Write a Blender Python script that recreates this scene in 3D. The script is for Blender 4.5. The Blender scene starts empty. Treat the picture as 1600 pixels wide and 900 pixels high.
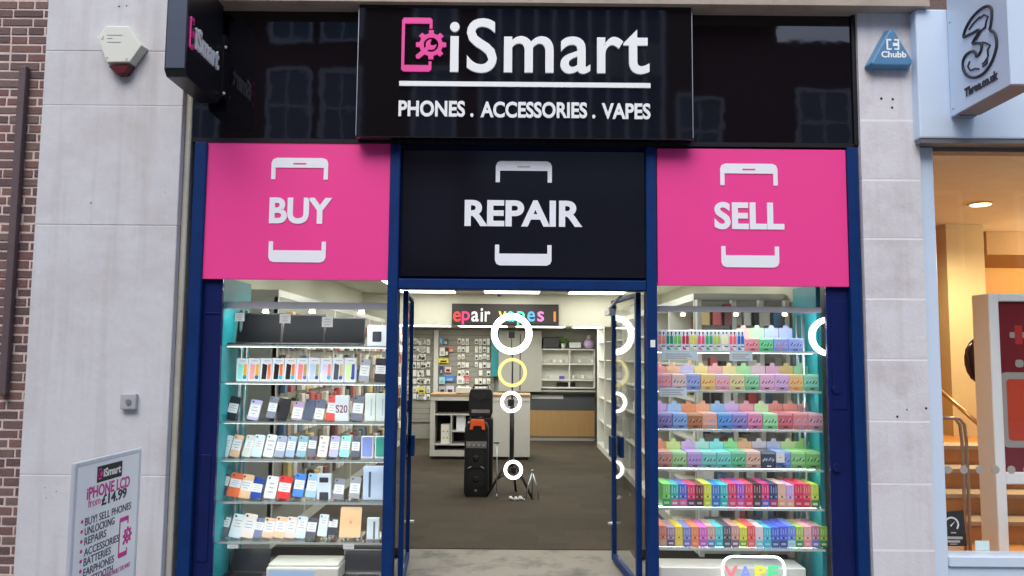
import bpy, bmesh, math, random
from mathutils import Vector, Matrix
random.seed(7)
S = bpy.context.scene
COL = S.collection
R = math.radians

# ------------------------------------------------------------------ camera
FPX, PITCH, ROLL = 1218.0, math.atan(105 / 1218.0), R(0.5)
CAM = Vector((0, -5.3, 1.68))
_f = Vector((0, math.cos(PITCH), math.sin(PITCH)))
_u0 = Vector((0, -math.sin(PITCH), math.cos(PITCH)))
_x = Vector((1, 0, 0))
_up = _u0 * math.cos(ROLL) - _x * math.sin(ROLL)
_rt = _x * math.cos(ROLL) + _u0 * math.sin(ROLL)
cd = bpy.data.cameras.new('camera')
cd.sensor_width = 36; cd.lens = FPX / 1600 * 36
cd.clip_start = 0.05; cd.clip_end = 600
co = bpy.data.objects.new('camera', cd); COL.objects.link(co)
m3 = Matrix((_rt, _up, -_f)).transposed()
co.matrix_world = Matrix.Translation(CAM) @ m3.to_4x4()
S.camera = co

# ------------------------------------------------------------------ sky, sun, exposure
SUN_EL, SUN_AZ = R(52), R(192)       # high behind the camera, veiled by cloud
w = bpy.data.worlds.new('World'); S.world = w; w.use_nodes = True
nt = w.node_tree; nt.nodes.clear()
sky = nt.nodes.new('ShaderNodeTexSky'); sky.sky_type = 'NISHITA'; sky.sun_disc = False
sky.sun_elevation = SUN_EL; sky.sun_rotation = SUN_AZ
sky.air_density = 0.8; sky.dust_density = 2.5; sky.ozone_density = 0.6
bg = nt.nodes.new('ShaderNodeBackground'); bg.inputs[1].default_value = 0.15
wo = nt.nodes.new('ShaderNodeOutputWorld')
nt.links.new(sky.outputs[0], bg.inputs[0]); nt.links.new(bg.outputs[0], wo.inputs[0])
sd = bpy.data.lights.new('sun', 'SUN'); sd.energy = 1.1; sd.angle = R(45); sd.color = (1.0, 0.97, 0.94)
so = bpy.data.objects.new('sun', sd); COL.objects.link(so)
sdir = Vector((math.sin(SUN_AZ) * math.cos(SUN_EL), math.cos(SUN_AZ) * math.cos(SUN_EL), math.sin(SUN_EL)))
so.rotation_euler = sdir.to_track_quat('Z', 'Y').to_euler(); so.location = sdir * 40
S.view_settings.view_transform = 'Standard'; S.view_settings.look = 'None'
S.view_settings.exposure = 0.85; S.view_settings.gamma = 1.0
S.render.engine = 'CYCLES'
S.cycles.max_bounces = 8; S.cycles.diffuse_bounces = 4; S.cycles.glossy_bounces = 4
S.cycles.transparent_max_bounces = 40; S.cycles.transmission_bounces = 6
S.cycles.sample_clamp_indirect = 6.0
S.cycles.caustics_reflective = False; S.cycles.caustics_refractive = False
S.cycles.use_denoising = True

# ------------------------------------------------------------------ photograph -> place
def W(px, py, Y):
    d = _f * FPX + _rt * (px - 800) + _up * (450 - py)
    return CAM + d * ((Y - CAM.y) / d.y)
def RC(px0, py0, px1, py1, Y):
    my, mx = (py0 + py1) / 2, (px0 + px1) / 2
    return W(px0, my, Y).x, W(px1, my, Y).x, W(mx, py1, Y).z, W(mx, py0, Y).z
def WX(px, py, X):
    d = _f * FPX + _rt * (px - 800) + _up * (450 - py)
    return CAM + d * ((X - CAM.x) / d.x)
def srgb(r, g, b):
    def c(v):
        v /= 255.0
        return v / 12.92 if v <= 0.04045 else ((v + 0.055) / 1.055) ** 2.4
    return (c(r), c(g), c(b))

# ------------------------------------------------------------------ materials
MATS = {}
def mat(name, col, rough=0.5, metal=0.0, var=0.08, scale=6.0, bump=0.0, bscale=60.0, emit=0.0, ecol=None, spec=0.5, coat=0.0, stretch=None):
    if name in MATS: return MATS[name]
    m = bpy.data.materials.new(name); m.use_nodes = True
    n = m.node_tree; b = n.nodes['Principled BSDF']
    b.inputs['Roughness'].default_value = rough; b.inputs['Metallic'].default_value = metal
    b.inputs['Specular IOR Level'].default_value = spec
    if coat: b.inputs['Coat Weight'].default_value = coat
    tc = n.nodes.new('ShaderNodeTexCoord')
    mp = n.nodes.new('ShaderNodeMapping')
    n.links.new(tc.outputs['Object'], mp.inputs[0])
    if stretch: mp.inputs['Scale'].default_value = stretch
    nz = n.nodes.new('ShaderNodeTexNoise'); nz.inputs['Scale'].default_value = scale
    nz.inputs['Detail'].default_value = 5
    n.links.new(mp.outputs[0], nz.inputs['Vector'])
    mx = n.nodes.new('ShaderNodeMix'); mx.data_type = 'RGBA'
    mx.inputs[6].default_value = (*[min(1, c * (1 - var)) for c in col], 1)
    mx.inputs[7].default_value = (*[min(1, c * (1 + var)) for c in col], 1)
    n.links.new(nz.outputs['Fac'], mx.inputs[0])
    n.links.new(mx.outputs[2], b.inputs['Base Color'])
    if bump:
        bp = n.nodes.new('ShaderNodeBump'); bp.inputs['Strength'].default_value = bump
        bp.inputs['Distance'].default_value = 0.01
        nb = n.nodes.new('ShaderNodeTexNoise'); nb.inputs['Scale'].default_value = bscale; nb.inputs['Detail'].default_value = 4
        n.links.new(mp.outputs[0], nb.inputs['Vector'])
        n.links.new(nb.outputs['Fac'], bp.inputs['Height']); n.links.new(bp.outputs[0], b.inputs['Normal'])
    if emit:
        b.inputs['Emission Color'].default_value = (*(ecol or col), 1); b.inputs['Emission Strength'].default_value = emit
    MATS[name] = m
    return m
def glass_mat(name, tint, ior=1.45, rough=0.0, edge=None):
    if name in MATS: return MATS[name]
    m = bpy.data.materials.new(name); m.use_nodes = True
    n = m.node_tree; n.nodes.clear()
    o = n.nodes.new('ShaderNodeOutputMaterial'); mx = n.nodes.new('ShaderNodeMixShader')
    t = n.nodes.new('ShaderNodeBsdfTransparent'); t.inputs[0].default_value = (*tint, 1)
    g = n.nodes.new('ShaderNodeBsdfGlossy'); g.inputs['Roughness'].default_value = rough
    lw = n.nodes.new('ShaderNodeLayerWeight'); lw.inputs[0].default_value = 0.5
    pw = n.nodes.new('ShaderNodeMath'); pw.operation = 'POWER'; pw.inputs[1].default_value = 5.0
    ma = n.nodes.new('ShaderNodeMath'); ma.operation = 'MULTIPLY_ADD'; ma.inputs[1].default_value = 0.8; ma.inputs[2].default_value = 0.035
    n.links.new(lw.outputs['Facing'], pw.inputs[0]); n.links.new(pw.outputs[0], ma.inputs[0])
    n.links.new(ma.outputs[0], mx.inputs[0]); n.links.new(t.outputs[0], mx.inputs[1]); n.links.new(g.outputs[0], mx.inputs[2])
    n.links.new(mx.outputs[0], o.inputs[0])
    MATS[name] = m; return m
def stained(name, col, dark, rough=0.85, scale=1.3, amount=0.5, bump=0.25, bscale=35.0, streak=0.0, speck=.25):
    """stone / paint with large stains and fine pitting"""
    if name in MATS: return MATS[name]
    m = mat(name, col, rough, 0, 0.06, 9.0, bump, bscale)
    n = m.node_tree; b = n.nodes['Principled BSDF']
    src = b.inputs['Base Color'].links[0].from_socket
    tc = [x for x in n.nodes if x.type == 'TEX_COORD'][0]
    nz = n.nodes.new('ShaderNodeTexNoise'); nz.inputs['Scale'].default_value = scale; nz.inputs['Detail'].default_value = 8
    nz.inputs['Roughness'].default_value = 0.65
    n.links.new(tc.outputs['Object'], nz.inputs['Vector'])
    cr = n.nodes.new('ShaderNodeValToRGB'); cr.color_ramp.elements[0].position = 0.48; cr.color_ramp.elements[1].position = 0.75
    n.links.new(nz.outputs['Fac'], cr.inputs[0])
    ml = n.nodes.new('ShaderNodeMath'); ml.operation = 'MULTIPLY'; ml.inputs[1].default_value = amount
    n.links.new(cr.outputs[0], ml.inputs[0])
    last = ml.outputs[0]
    mx = n.nodes.new('ShaderNodeMix'); mx.data_type = 'RGBA'
    n.links.new(last, mx.inputs[0]); n.links.new(src, mx.inputs[6]); mx.inputs[7].default_value = (*dark, 1)
    out = mx.outputs[2]
    # fine speckle
    vz = n.nodes.new('ShaderNodeTexNoise'); vz.inputs['Scale'].default_value = 90; vz.inputs['Detail'].default_value = 2
    n.links.new(tc.outputs['Object'], vz.inputs['Vector'])
    c2 = n.nodes.new('ShaderNodeValToRGB'); c2.color_ramp.elements[0].position = 0.66; c2.color_ramp.elements[1].position = 0.74
    n.links.new(vz.outputs['Fac'], c2.inputs[0])
    m4 = n.nodes.new('ShaderNodeMath'); m4.operation = 'MULTIPLY'; m4.inputs[1].default_value = speck
    n.links.new(c2.outputs[0], m4.inputs[0])
    m5 = n.nodes.new('ShaderNodeMix'); m5.data_type = 'RGBA'
    n.links.new(m4.outputs[0], m5.inputs[0]); n.links.new(out, m5.inputs[6]); m5.inputs[7].default_value = (*dark, 1)
    out = m5.outputs[2]
    if streak:
        mp = n.nodes.new('ShaderNodeMapping'); mp.inputs['Scale'].default_value = (9, 9, .55)
        n.links.new(tc.outputs['Object'], mp.inputs[0])
        sz = n.nodes.new('ShaderNodeTexNoise'); sz.inputs['Scale'].default_value = 1.4; sz.inputs['Detail'].default_value = 6
        n.links.new(mp.outputs[0], sz.inputs['Vector'])
        c3 = n.nodes.new('ShaderNodeValToRGB'); c3.color_ramp.elements[0].position = .5; c3.color_ramp.elements[1].position = .8
        n.links.new(sz.outputs['Fac'], c3.inputs[0])
        m6 = n.nodes.new('ShaderNodeMath'); m6.operation = 'MULTIPLY'; m6.inputs[1].default_value = streak
        n.links.new(c3.outputs[0], m6.inputs[0])
        m7 = n.nodes.new('ShaderNodeMix'); m7.data_type = 'RGBA'
        n.links.new(m6.outputs[0], m7.inputs[0]); n.links.new(out, m7.inputs[6]); m7.inputs[7].default_value = (*dark, 1)
        out = m7.outputs[2]
    n.links.new(out, b.inputs['Base Color'])
    return m
def gloss_black(name, col, rough, wav, wscale):
    if name in MATS: return MATS[name]
    m = mat(name, col, rough, 0, 0.05, 3, wav, wscale, spec=0.8)
    for x in m.node_tree.nodes:
        if x.type == 'BUMP': x.inputs['Distance'].default_value = 0.05
    return m

PALE = srgb(203, 198, 196)
M_STONE = stained('painted_stone', (0.60, 0.62, 0.66), (0.40, 0.37, 0.34), 0.85, 1.1, 0.6, 0.22, 22, .45)
M_STONE2 = stained('pale_stone', (0.68, 0.69, 0.735), (0.44, 0.39, 0.37), 0.85, 2.2, 0.75, 0.25, 45, .4, .45)
M_MORTAR = mat('pale_mortar', (0.82, 0.82, 0.84), 0.9)
M_CREAM = stained('cream_trim', (0.50, 0.49, 0.42), (0.25, 0.24, 0.2), 0.8, 3, 0.5)
M_BLUE = stained('blue_paint', (0.003, 0.031, 0.145), (0.002, 0.017, 0.075), 0.5, 4, 0.6, 0.12, 30)
M_NAVY = stained('navy_paint', (0.006, 0.014, 0.095), (0.004, 0.008, 0.045), 0.45, 3, 0.6, 0.1, 30)
for _m in (M_BLUE, M_NAVY): _m.node_tree.nodes['Principled BSDF'].inputs['Specular IOR Level'].default_value = .2
M_BLK = gloss_black('black_gloss', (0.006, 0.005, 0.007), 0.03, 0.05, 1.1)
M_BLK2 = gloss_black('black_gloss_light', (0.006, 0.0055, 0.007), 0.04, 0.012, 1.6)
M_BLKM = mat('black_satin', (0.008, 0.008, 0.011), 0.35)
M_PINK = mat('pink_vinyl', (0.88, 0.050, 0.31), 0.5, 0, 0.05, 1.5, 0.03, 3)
M_PINKL = mat('pink_letter', (0.85, 0.06, 0.36), 0.45)
M_WHITE = mat('white_letter', (0.88, 0.92, 0.93), 0.4, 0, 0.03)
M_LILAC = mat('white_vinyl', (0.86, 0.90, 0.97), 0.45, 0, 0.03)
M_ALU = mat('brushed_aluminium', (0.55, 0.58, 0.62), 0.32, 0.9, 0.06, 20)
M_ALUD = mat('grey_aluminium', (0.33, 0.36, 0.40), 0.4, 0.6)
M_GLASS = glass_mat('window_glass', (0.985, 0.992, 0.988))
M_SHELF = glass_mat('shelf_glass', (0.965, 0.985, 0.978))
M_EDGE = mat('glass_edge', (0.50, 0.60, 0.58), 0.2, 0, 0.1, 20)
M_TEAL = mat('teal_board', (0.018, 0.30, 0.34), 0.45, 0, 0.12, 4)
M_WALLI = mat('cream_wall', (0.58, 0.57, 0.47), 0.7, 0, 0.04)
M_CEIL = mat('ceiling_tile', (0.66, 0.66, 0.58), 0.8, 0, 0.05)
M_WPLAST = mat('white_laminate', (0.68, 0.68, 0.61), 0.4, 0, 0.04)
M_GREYL = mat('grey_slat', (0.34, 0.335, 0.29), 0.55, 0, 0.06, 8)
M_DGREY = mat('charcoal_laminate', (0.055, 0.06, 0.065), 0.45)
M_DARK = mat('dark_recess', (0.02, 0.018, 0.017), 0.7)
M_PRINT = mat('grey_print', (0.46, 0.47, 0.50), 0.7)
M_INK = mat('dark_ink', (0.03, 0.03, 0.05), 0.6)
M_CARD = mat('white_card', (0.86, 0.87, 0.88), 0.6, 0, 0.04, 30)
M_BLACKP = mat('black_plastic', (0.012, 0.012, 0.013), 0.4, 0, 0.1)

# ------------------------------------------------------------------ mesh builder
def frame(o, u, v, n):
    m = Matrix((u, v, n)).transposed().to_4x4(); m.translation = o
    return m
def FRONT(x, y, z): return frame(Vector((x, y, z)), Vector((1, 0, 0)), Vector((0, 0, 1)), Vector((0, -1, 0)))
class MB:
    def __init__(s): s.v = []; s.f = []; s.mi = []; s.sm = []; s.M = Matrix.Identity(4)
    def add(s, vs, fs, mi=0, smooth=False):
        k = len(s.v); s.v += [s.M @ Vector(p) for p in vs]
        flip = s.M.determinant() < 0
        for f in fs:
            f = [k + i for i in f]
            s.f.append(f[::-1] if flip else f); s.mi.append(mi); s.sm.append(smooth)
    def box(s, x0, x1, y0, y1, z0, z1, mi=0):
        if x0 > x1: x0, x1 = x1, x0
        if y0 > y1: y0, y1 = y1, y0
        if z0 > z1: z0, z1 = z1, z0
        s.add([(x0, y0, z0), (x1, y0, z0), (x1, y1, z0), (x0, y1, z0), (x0, y0, z1), (x1, y0, z1), (x1, y1, z1), (x0, y1, z1)],
              [(3, 2, 1, 0), (4, 5, 6, 7), (0, 1, 5, 4), (1, 2, 6, 5), (2, 3, 7, 6), (3, 0, 4, 7)], mi); return s
    def prism(s, poly, z0, z1, mi=0, cap_mi=None, taper=1.0):
        a = sum(poly[i][0] * poly[(i + 1) % len(poly)][1] - poly[(i + 1) % len(poly)][0] * poly[i][1] for i in range(len(poly)))
        if a < 0: poly = poly[::-1]
        n = len(poly); cx = sum(p[0] for p in poly) / n; cy = sum(p[1] for p in poly) / n
        vs = [(x, y, z0) for x, y in poly] + [(cx + (x - cx) * taper, cy + (y - cy) * taper, z1) for x, y in poly]
        s.add(vs, [tuple(range(n))[::-1]] + [(i, (i + 1) % n, n + (i + 1) % n, n + i) for i in range(n)], mi)
        k = len(s.v) - n
        s.f.append(list(range(k, k + n))); s.mi.append(mi if cap_mi is None else cap_mi); s.sm.append(False); return s
    def rect(s, x0, x1, y0, y1, z0, z1, mi=0): return s.prism([(x0, y0), (x1, y0), (x1, y1), (x0, y1)], z0, z1, mi)
    def rrect(s, x0, x1, y0, y1, r, z0, z1, mi=0, seg=4, cap_mi=None): return s.prism(rr(x0, x1, y0, y1, r, seg), z0, z1, mi, cap_mi)
    def ringpoly(s, outer, inner, z0, z1, mi=0):
        n = len(outer)
        vs = [(x, y, z0) for x, y in outer] + [(x, y, z0) for x, y in inner] + [(x, y, z1) for x, y in outer] + [(x, y, z1) for x, y in inner]
        fs = []
        for i in range(n):
            j = (i + 1) % n
            fs += [(2 * n + i, 2 * n + j, 3 * n + j, 3 * n + i), (i, n + i, n + j, j), (i, j, 2 * n + j, 2 * n + i), (n + j, n + i, 3 * n + i, 3 * n + j)]
        s.add(vs, fs, mi); return s
    def cyl(s, p0, p1, r0, r1=None, seg=14, mi=0, smooth=True):
        r1 = r0 if r1 is None else r1
        p0, p1 = Vector(p0), Vector(p1); d = (p1 - p0).normalized()
        a = d.orthogonal().normalized(); b = d.cross(a)
        c = [(math.cos(2 * math.pi * i / seg), math.sin(2 * math.pi * i / seg)) for i in range(seg)]
        vs = [p0 + (a * x + b * y) * r0 for x, y in c] + [p1 + (a * x + b * y) * r1 for x, y in c]
        s.add(vs, [(i, (i + 1) % seg, seg + (i + 1) % seg, seg + i) for i in range(seg)], mi, smooth)
        k = len(s.v) - 2 * seg
        s.f += [list(range(k, k + seg))[::-1], list(range(k + seg, k + 2 * seg))]; s.mi += [mi, mi]; s.sm += [False, False]; return s
    def tube(s, pts, r, seg=8, mi=0, closed=False):
        pts = [Vector(p) for p in pts]; n = len(pts); vs = []; prev = None
        for i, p in enumerate(pts):
            t = (pts[(i + 1) % n] - pts[i - 1]) if closed else (pts[min(i + 1, n - 1)] - pts[max(i - 1, 0)])
            t.normalize()
            a = t.orthogonal().normalized() if prev is None else (prev - t * prev.dot(t)).normalized()
            prev = a; b = t.cross(a)
            vs += [p + (a * math.cos(2 * math.pi * k / seg) + b * math.sin(2 * math.pi * k / seg)) * r for k in range(seg)]
        fs = []
        for i in range(n if closed else n - 1):
            j = (i + 1) % n
            fs += [(i * seg + k, i * seg + (k + 1) % seg, j * seg + (k + 1) % seg, j * seg + k) for k in range(seg)]
        if not closed: fs += [tuple(range(seg))[::-1], tuple(range((n - 1) * seg, n * seg))]
        s.add(vs, fs, mi, True); return s
    def ball(s, c, rx, ry=None, rz=None, mi=0, seg=14, rings=9):
        ry = ry or rx; rz = rz or rx; c = Vector(c); vs = [c + Vector((0, 0, rz))]
        for i in range(1, rings):
            th = math.pi * i / rings
            vs += [c + Vector((rx * math.sin(th) * math.cos(2 * math.pi * k / seg), ry * math.sin(th) * math.sin(2 * math.pi * k / seg), rz * math.cos(th))) for k in range(seg)]
        vs.append(c - Vector((0, 0, rz))); L = len(vs) - 1; fs = [(0, 1 + k, 1 + (k + 1) % seg) for k in range(seg)]
        for i in range(rings - 2):
            a = 1 + i * seg; fs += [(a + k, a + seg + k, a + seg + (k + 1) % seg, a + (k + 1) % seg) for k in range(seg)]
        a = 1 + (rings - 2) * seg; fs += [(a + k, L, a + (k + 1) % seg) for k in range(seg)]
        s.add(vs, fs, mi, True); return s
    def text(s, txt, x0, x1, y0, y1, z0, z1, mi=0, bold=0.0, spacing=1.0):
        vs, fs = glyphs(txt, bold, spacing)
        ax = min(p[0] for p in vs); bx = max(p[0] for p in vs); ay = min(p[1] for p in vs); by = max(p[1] for p in vs)
        s.add([(x0 + (p[0] - ax) / (bx - ax) * (x1 - x0), y0 + (p[1] - ay) / (by - ay) * (y1 - y0), z0 if p[2] < 0 else z1) for p in vs], fs, mi); return s
    def build(s, name, mats, parent=None, bevel=0.0, seg=1, loc=None):
        if not isinstance(mats, (list, tuple)): mats = [mats]
        if parent is not None: o = wloc(parent)
        elif loc is not None: o = Vector(loc)
        else:
            xs = [p.x for p in s.v]; ys = [p.y for p in s.v]; zs = [p.z for p in s.v]
            o = Vector(((min(xs) + max(xs)) / 2, (min(ys) + max(ys)) / 2, min(zs)))
        me = bpy.data.meshes.new(name)
        me.from_pydata([tuple(p - o) for p in s.v], [], s.f)
        for m in mats: me.materials.append(m)
        me.polygons.foreach_set('material_index', s.mi); me.polygons.foreach_set('use_smooth', s.sm)
        me.update()
        if bevel:
            bm = bmesh.new(); bm.from_mesh(me)
            bmesh.ops.remove_doubles(bm, verts=bm.verts, dist=1e-6)
            es = [e for e in bm.edges if len(e.link_faces) == 2 and e.calc_face_angle(0) > 0.5]
            bmesh.ops.bevel(bm, geom=es, offset=bevel, segments=seg, profile=0.6, affect='EDGES', clamp_overlap=True)
            bm.to_mesh(me); bm.free()
        ob = bpy.data.objects.new(name, me); COL.objects.link(ob)
        if parent is not None: ob.parent = parent
        else: ob.location = o
        return ob
def wloc(o):
    l = Vector((0, 0, 0))
    while o is not None: l += o.location; o = o.parent
    return l
def rr(x0, x1, y0, y1, r, seg=4):
    p = []
    for cx, cy, a0 in ((x1 - r, y1 - r, 0), (x0 + r, y1 - r, 90), (x0 + r, y0 + r, 180), (x1 - r, y0 + r, 270)):
        p += [(cx + r * math.cos(R(a0 + 90 * k / seg)), cy + r * math.sin(R(a0 + 90 * k / seg))) for k in range(seg + 1)]
    return p
_G = {}
def glyphs(txt, bold, spacing):
    key = (txt, bold, spacing)
    if key not in _G:
        c = bpy.data.curves.new('lettering', 'FONT'); c.body = txt; c.offset = bold; c.extrude = 0.02; c.space_character = spacing; c.resolution_u = 5
        o = bpy.data.objects.new('lettering', c); COL.objects.link(o)
        me = o.to_mesh()
        _G[key] = ([tuple(v.co) for v in me.vertices], [tuple(p.vertices) for p in me.polygons])
        o.to_mesh_clear(); bpy.data.objects.remove(o); bpy.data.curves.remove(c)
    return _G[key]
def tag(o, label=None, cat=None, group=None, kind=None):
    if label: o['label'] = label
    if cat: o['category'] = cat
    if group: o['group'] = group
    if kind: o['kind'] = kind
    return o
def thing(name, label, cat, loc, group=None):
    o = bpy.data.objects.new(name, None); o.empty_display_size = 0.1; COL.objects.link(o); o.location = loc
    return tag(o, label, cat, group)
ORD = ['first', 'second', 'third', 'fourth', 'fifth', 'sixth', 'seventh', 'eighth', 'ninth', 'tenth', 'eleventh', 'twelfth',
       'thirteenth', 'fourteenth', 'fifteenth', 'sixteenth', 'seventeenth', 'eighteenth', 'nineteenth', 'twentieth', 'twenty-first', 'twenty-second', 'twenty-third']

# ================================================================== SETTING
FLZ = 0.085
def pavement_mat():
    m = mat('paving_slabs', (0.24, 0.235, 0.225), 0.85, 0, 0.15, 3, 0.2, 60)
    n = m.node_tree; b = n.nodes['Principled BSDF']
    src = b.inputs['Base Color'].links[0].from_socket
    tc = [x for x in n.nodes if x.type == 'TEX_COORD'][0]
    bt = n.nodes.new('ShaderNodeTexBrick'); bt.inputs['Scale'].default_value = 1.0
    bt.inputs['Brick Width'].default_value = 0.6; bt.inputs['Row Height'].default_value = 0.45; bt.inputs['Mortar Size'].default_value = 0.006
    n.links.new(tc.outputs['Object'], bt.inputs[0]); n.links.new(src, bt.inputs[1]); n.links.new(src, bt.inputs[2])
    bt.inputs[3].default_value = (0.08, 0.075, 0.07, 1); n.links.new(bt.outputs[0], b.inputs['Base Color'])
    return m
g = MB(); g.add([(-150, -150, 0), (150, -150, 0), (150, 150, 0), (-150, 150, 0)], [(0, 1, 2, 3)])
tag(g.build('pavement', pavement_mat(), loc=(0, 0, 0)), kind='structure')

# interior shell of the shop
XI = 2.30; YB = 9.75; CZ = 2.62
def carpet_mat():
    m = mat('brown_carpet', (0.050, 0.036, 0.021), 0.95, 0, 0.25, 2.2, 0.5, 220)
    n = m.node_tree; b = n.nodes['Principled BSDF']; src = b.inputs['Base Color'].links[0].from_socket
    tc = [x for x in n.nodes if x.type == 'TEX_COORD'][0]
    bt = n.nodes.new('ShaderNodeTexBrick'); bt.inputs['Scale'].default_value = 1; bt.inputs['Brick Width'].default_value = 0.5
    bt.inputs['Row Height'].default_value = 0.25; bt.inputs['Mortar Size'].default_value = 0.0; bt.inputs['Bias'].default_value = 0.0
    bt.inputs[1].default_value = (0.8, 0.8, 0.8, 1); bt.inputs[2].default_value = (1.15, 1.15, 1.15, 1)
    n.links.new(tc.outputs['Object'], bt.inputs[0])
    nf = n.nodes.new('ShaderNodeTexNoise'); nf.inputs['Scale'].default_value = 130
    n.links.new(tc.outputs['Object'], nf.inputs['Vector'])
    mr = n.nodes.new('ShaderNodeMapRange'); mr.inputs[1].default_value = 0.3; mr.inputs[2].default_value = 0.7; mr.inputs[3].default_value = 0.6; mr.inputs[4].default_value = 1.4
    n.links.new(nf.outputs['Fac'], mr.inputs[0])
    v1 = n.nodes.new('ShaderNodeMix'); v1.data_type = 'RGBA'; v1.blend_type = 'MULTIPLY'; v1.inputs[0].default_value = 1
    n.links.new(src, v1.inputs[6]); n.links.new(bt.outputs[0], v1.inputs[7])
    v2 = n.nodes.new('ShaderNodeMix'); v2.data_type = 'RGBA'; v2.blend_type = 'MULTIPLY'; v2.inputs[0].default_value = 1
    n.links.new(v1.outputs[2], v2.inputs[6]); n.links.new(mr.outputs[0], v2.inputs[7])
    n.links.new(v2.outputs[2], b.inputs['Base Color'])
    return m
YC = W(815, 850, 0).y  # placeholder, refined below
YC = CAM.y + (CAM.z - FLZ) * FPX / 294.0
M_CONC = stained('entrance_concrete', (0.25, 0.235, 0.20), (0.05, 0.05, 0.055), 0.9, 3.6, 0.85, 0.5, 160)
tag(MB().box(-XI, XI, YC, YB, 0.02, FLZ).build('floor', carpet_mat()), kind='structure')
tag(MB().box(-0.86, 0.99, -0.06, YC - 0.012, 0.02, FLZ - 0.004).build('entrance_floor', M_CONC), kind='structure')
tag(MB().box(-XI, XI, 0.30, YB, CZ, CZ + 0.1).build('ceiling', M_CEIL), kind='structure')
tag(MB().box(-XI - 0.1, XI + 0.1, YB, YB + 0.1, 0.02, CZ + 0.1).build('wall_back', M_GREYL), kind='structure')
tag(MB().box(-XI - 0.1, -XI, 0.3, YB, 0.02, CZ + 0.1).build('wall_left', M_WALLI), kind='structure')
tag(MB().box(XI, XI + 0.1, 0.3, YB, 0.02, CZ + 0.1).build('wall_right', M_WALLI), kind='structure')
YBH = 6.7
zb = W(800, 509, YBH).z
b_ = MB().box(-XI, XI, YBH, YBH + 0.12, zb, CZ).box(-XI, XI, YBH + 0.12, YB, zb + 0.06, zb + 0.12)
tag(b_.build('ceiling_bulkhead', M_WALLI), kind='structure')

# ================================================================== BUILDING FRONT
# brick wall beside the pier: one wall, its bricks one pattern
brick_cols = [(0.185, 0.10, 0.094), (0.155, 0.10, 0.10), (0.195, 0.115, 0.10), (0.12, 0.08, 0.082), (0.175, 0.125, 0.115)]
bm_ = [stained('brick_%s' % t, c, tuple(x * 0.55 for x in c), 0.9, 9, 0.5, 0.6, 70) for t, c in zip(('red', 'plum', 'orange', 'dark', 'dusty'), brick_cols)]
bw = thing('brick_wall', 'red brown brick wall with pale mortar beside the painted stone pier', 'wall', (-3.7, 0.0, 0))
XBR = W(55, 450, -0.05).x
mm = MB().box(-5.2, XBR + 0.02, 0.004, 0.30, 0, 4.9); mm.build('mortar', stained('brick_mortar', (0.64, 0.54, 0.51), (0.42, 0.34, 0.31), 0.95, 6, 0.5, 0.5, 90), bw)
bk = MB(); z = 0.02; row = 0; CR = 14.6 / 230
while z < 4.85:
    x = XBR + 0.015; first = True
    while x > -5.2:
        L = random.choice((0.105, 0.20, 0.20, 0.205)) if not first else (0.10 if row % 2 else 0.19) * random.uniform(0.8, 1.1)
        x0 = max(-5.2, x - L)
        d = random.uniform(-0.003, 0.003); e = random.uniform(-0.002, 0.002)
        bk.box(x0, x, d, 0.02, z + e, z + CR - 0.0145 + random.uniform(-0.002, 0.002), random.randrange(5))
        x = x0 - 0.0135; first = False
    z += CR; row += 1
bk.build('brickwork', bm_, bw, bevel=0.003)

def pier(name, label, x0, x1, yf, joints, mstone, mjoint, gap, rec, ztop=4.9):
    t = thing(name, label, 'pier', ((x0 + x1) / 2, 0.1, 0))
    zs = [0] + sorted(joints) + [ztop]
    s = MB()
    for a, b in zip(zs, zs[1:]): s.box(x0, x1, yf + random.uniform(0, 0.0015), 0.28, a + gap / 2, b - gap / 2)
    s.build('stone_blocks', mstone, t, bevel=0.004)
    MB().box(x0 + rec, x1 - rec, yf + rec, 0.27, 0.003, ztop - 0.01).build('joint_mortar', mjoint, t)
    return t
XL0 = XBR; XL1 = W(272, 450, -0.10).x
jl = [W(180, y, -0.1).z for y in (-70, 80, 165, 352, 743)]
pl = pier('stone_pier', 'wide pale painted stone pier between brick wall and blue shopfront', XL0, XL1, -0.10, jl, M_STONE, M_STONE, 0.004, 0.003)
XR0 = W(1352, 450, -0.08).x; XR1 = W(1446, 450, -0.08).x
jr = [W(1395, y, -0.08).z for y in (-90, 6, 188, 281, 373, 467, 562, 658, 756, 860)]
pr = pier('stone_pier', 'narrow pale stone pier with level joints between the two shops', XR0, XR1, -0.08, jr, M_STONE2, M_MORTAR, 0.007, 0.0015)
# rough moulding between the wide pier and the blue post
XT1 = W(288, 450, -0.04).x
s = MB().box(XL1 + 0.002, XT1, -0.05, 0.2, 0, W(290, 105, -0.05).z)
tag(s.build('door_case_moulding', M_CREAM, bevel=0.008), 'cream weathered moulding strip between wide pier and blue corner post', 'moulding')
# holes and scars in the piers
h = MB()
for px, py, r in ((186, 10, .006), (198, 9, .005), (142, 317, .0045), (258, 300, .003), (70, 762, .003), (88, 768, .003), (72, 778, .0025)):
    p = W(px, py, -0.10); MB().cyl((p.x, -0.1015, p.z), (p.x, -0.09, p.z), r, seg=8).build('bolt_hole', M_DARK, pl)
h = MB()
for px, py, r in ((1377, 154, .009), (1395, 155, .008), (1394, 168, .008), (1447, 638, .008), (1402, 651, .008), (1417, 640, .005)):
    p = W(px, py, -0.08); MB().cyl((p.x, -0.0815, p.z), (p.x, -0.07, p.z), r, seg=8).build('bolt_hole', M_DARK, pr)
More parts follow.
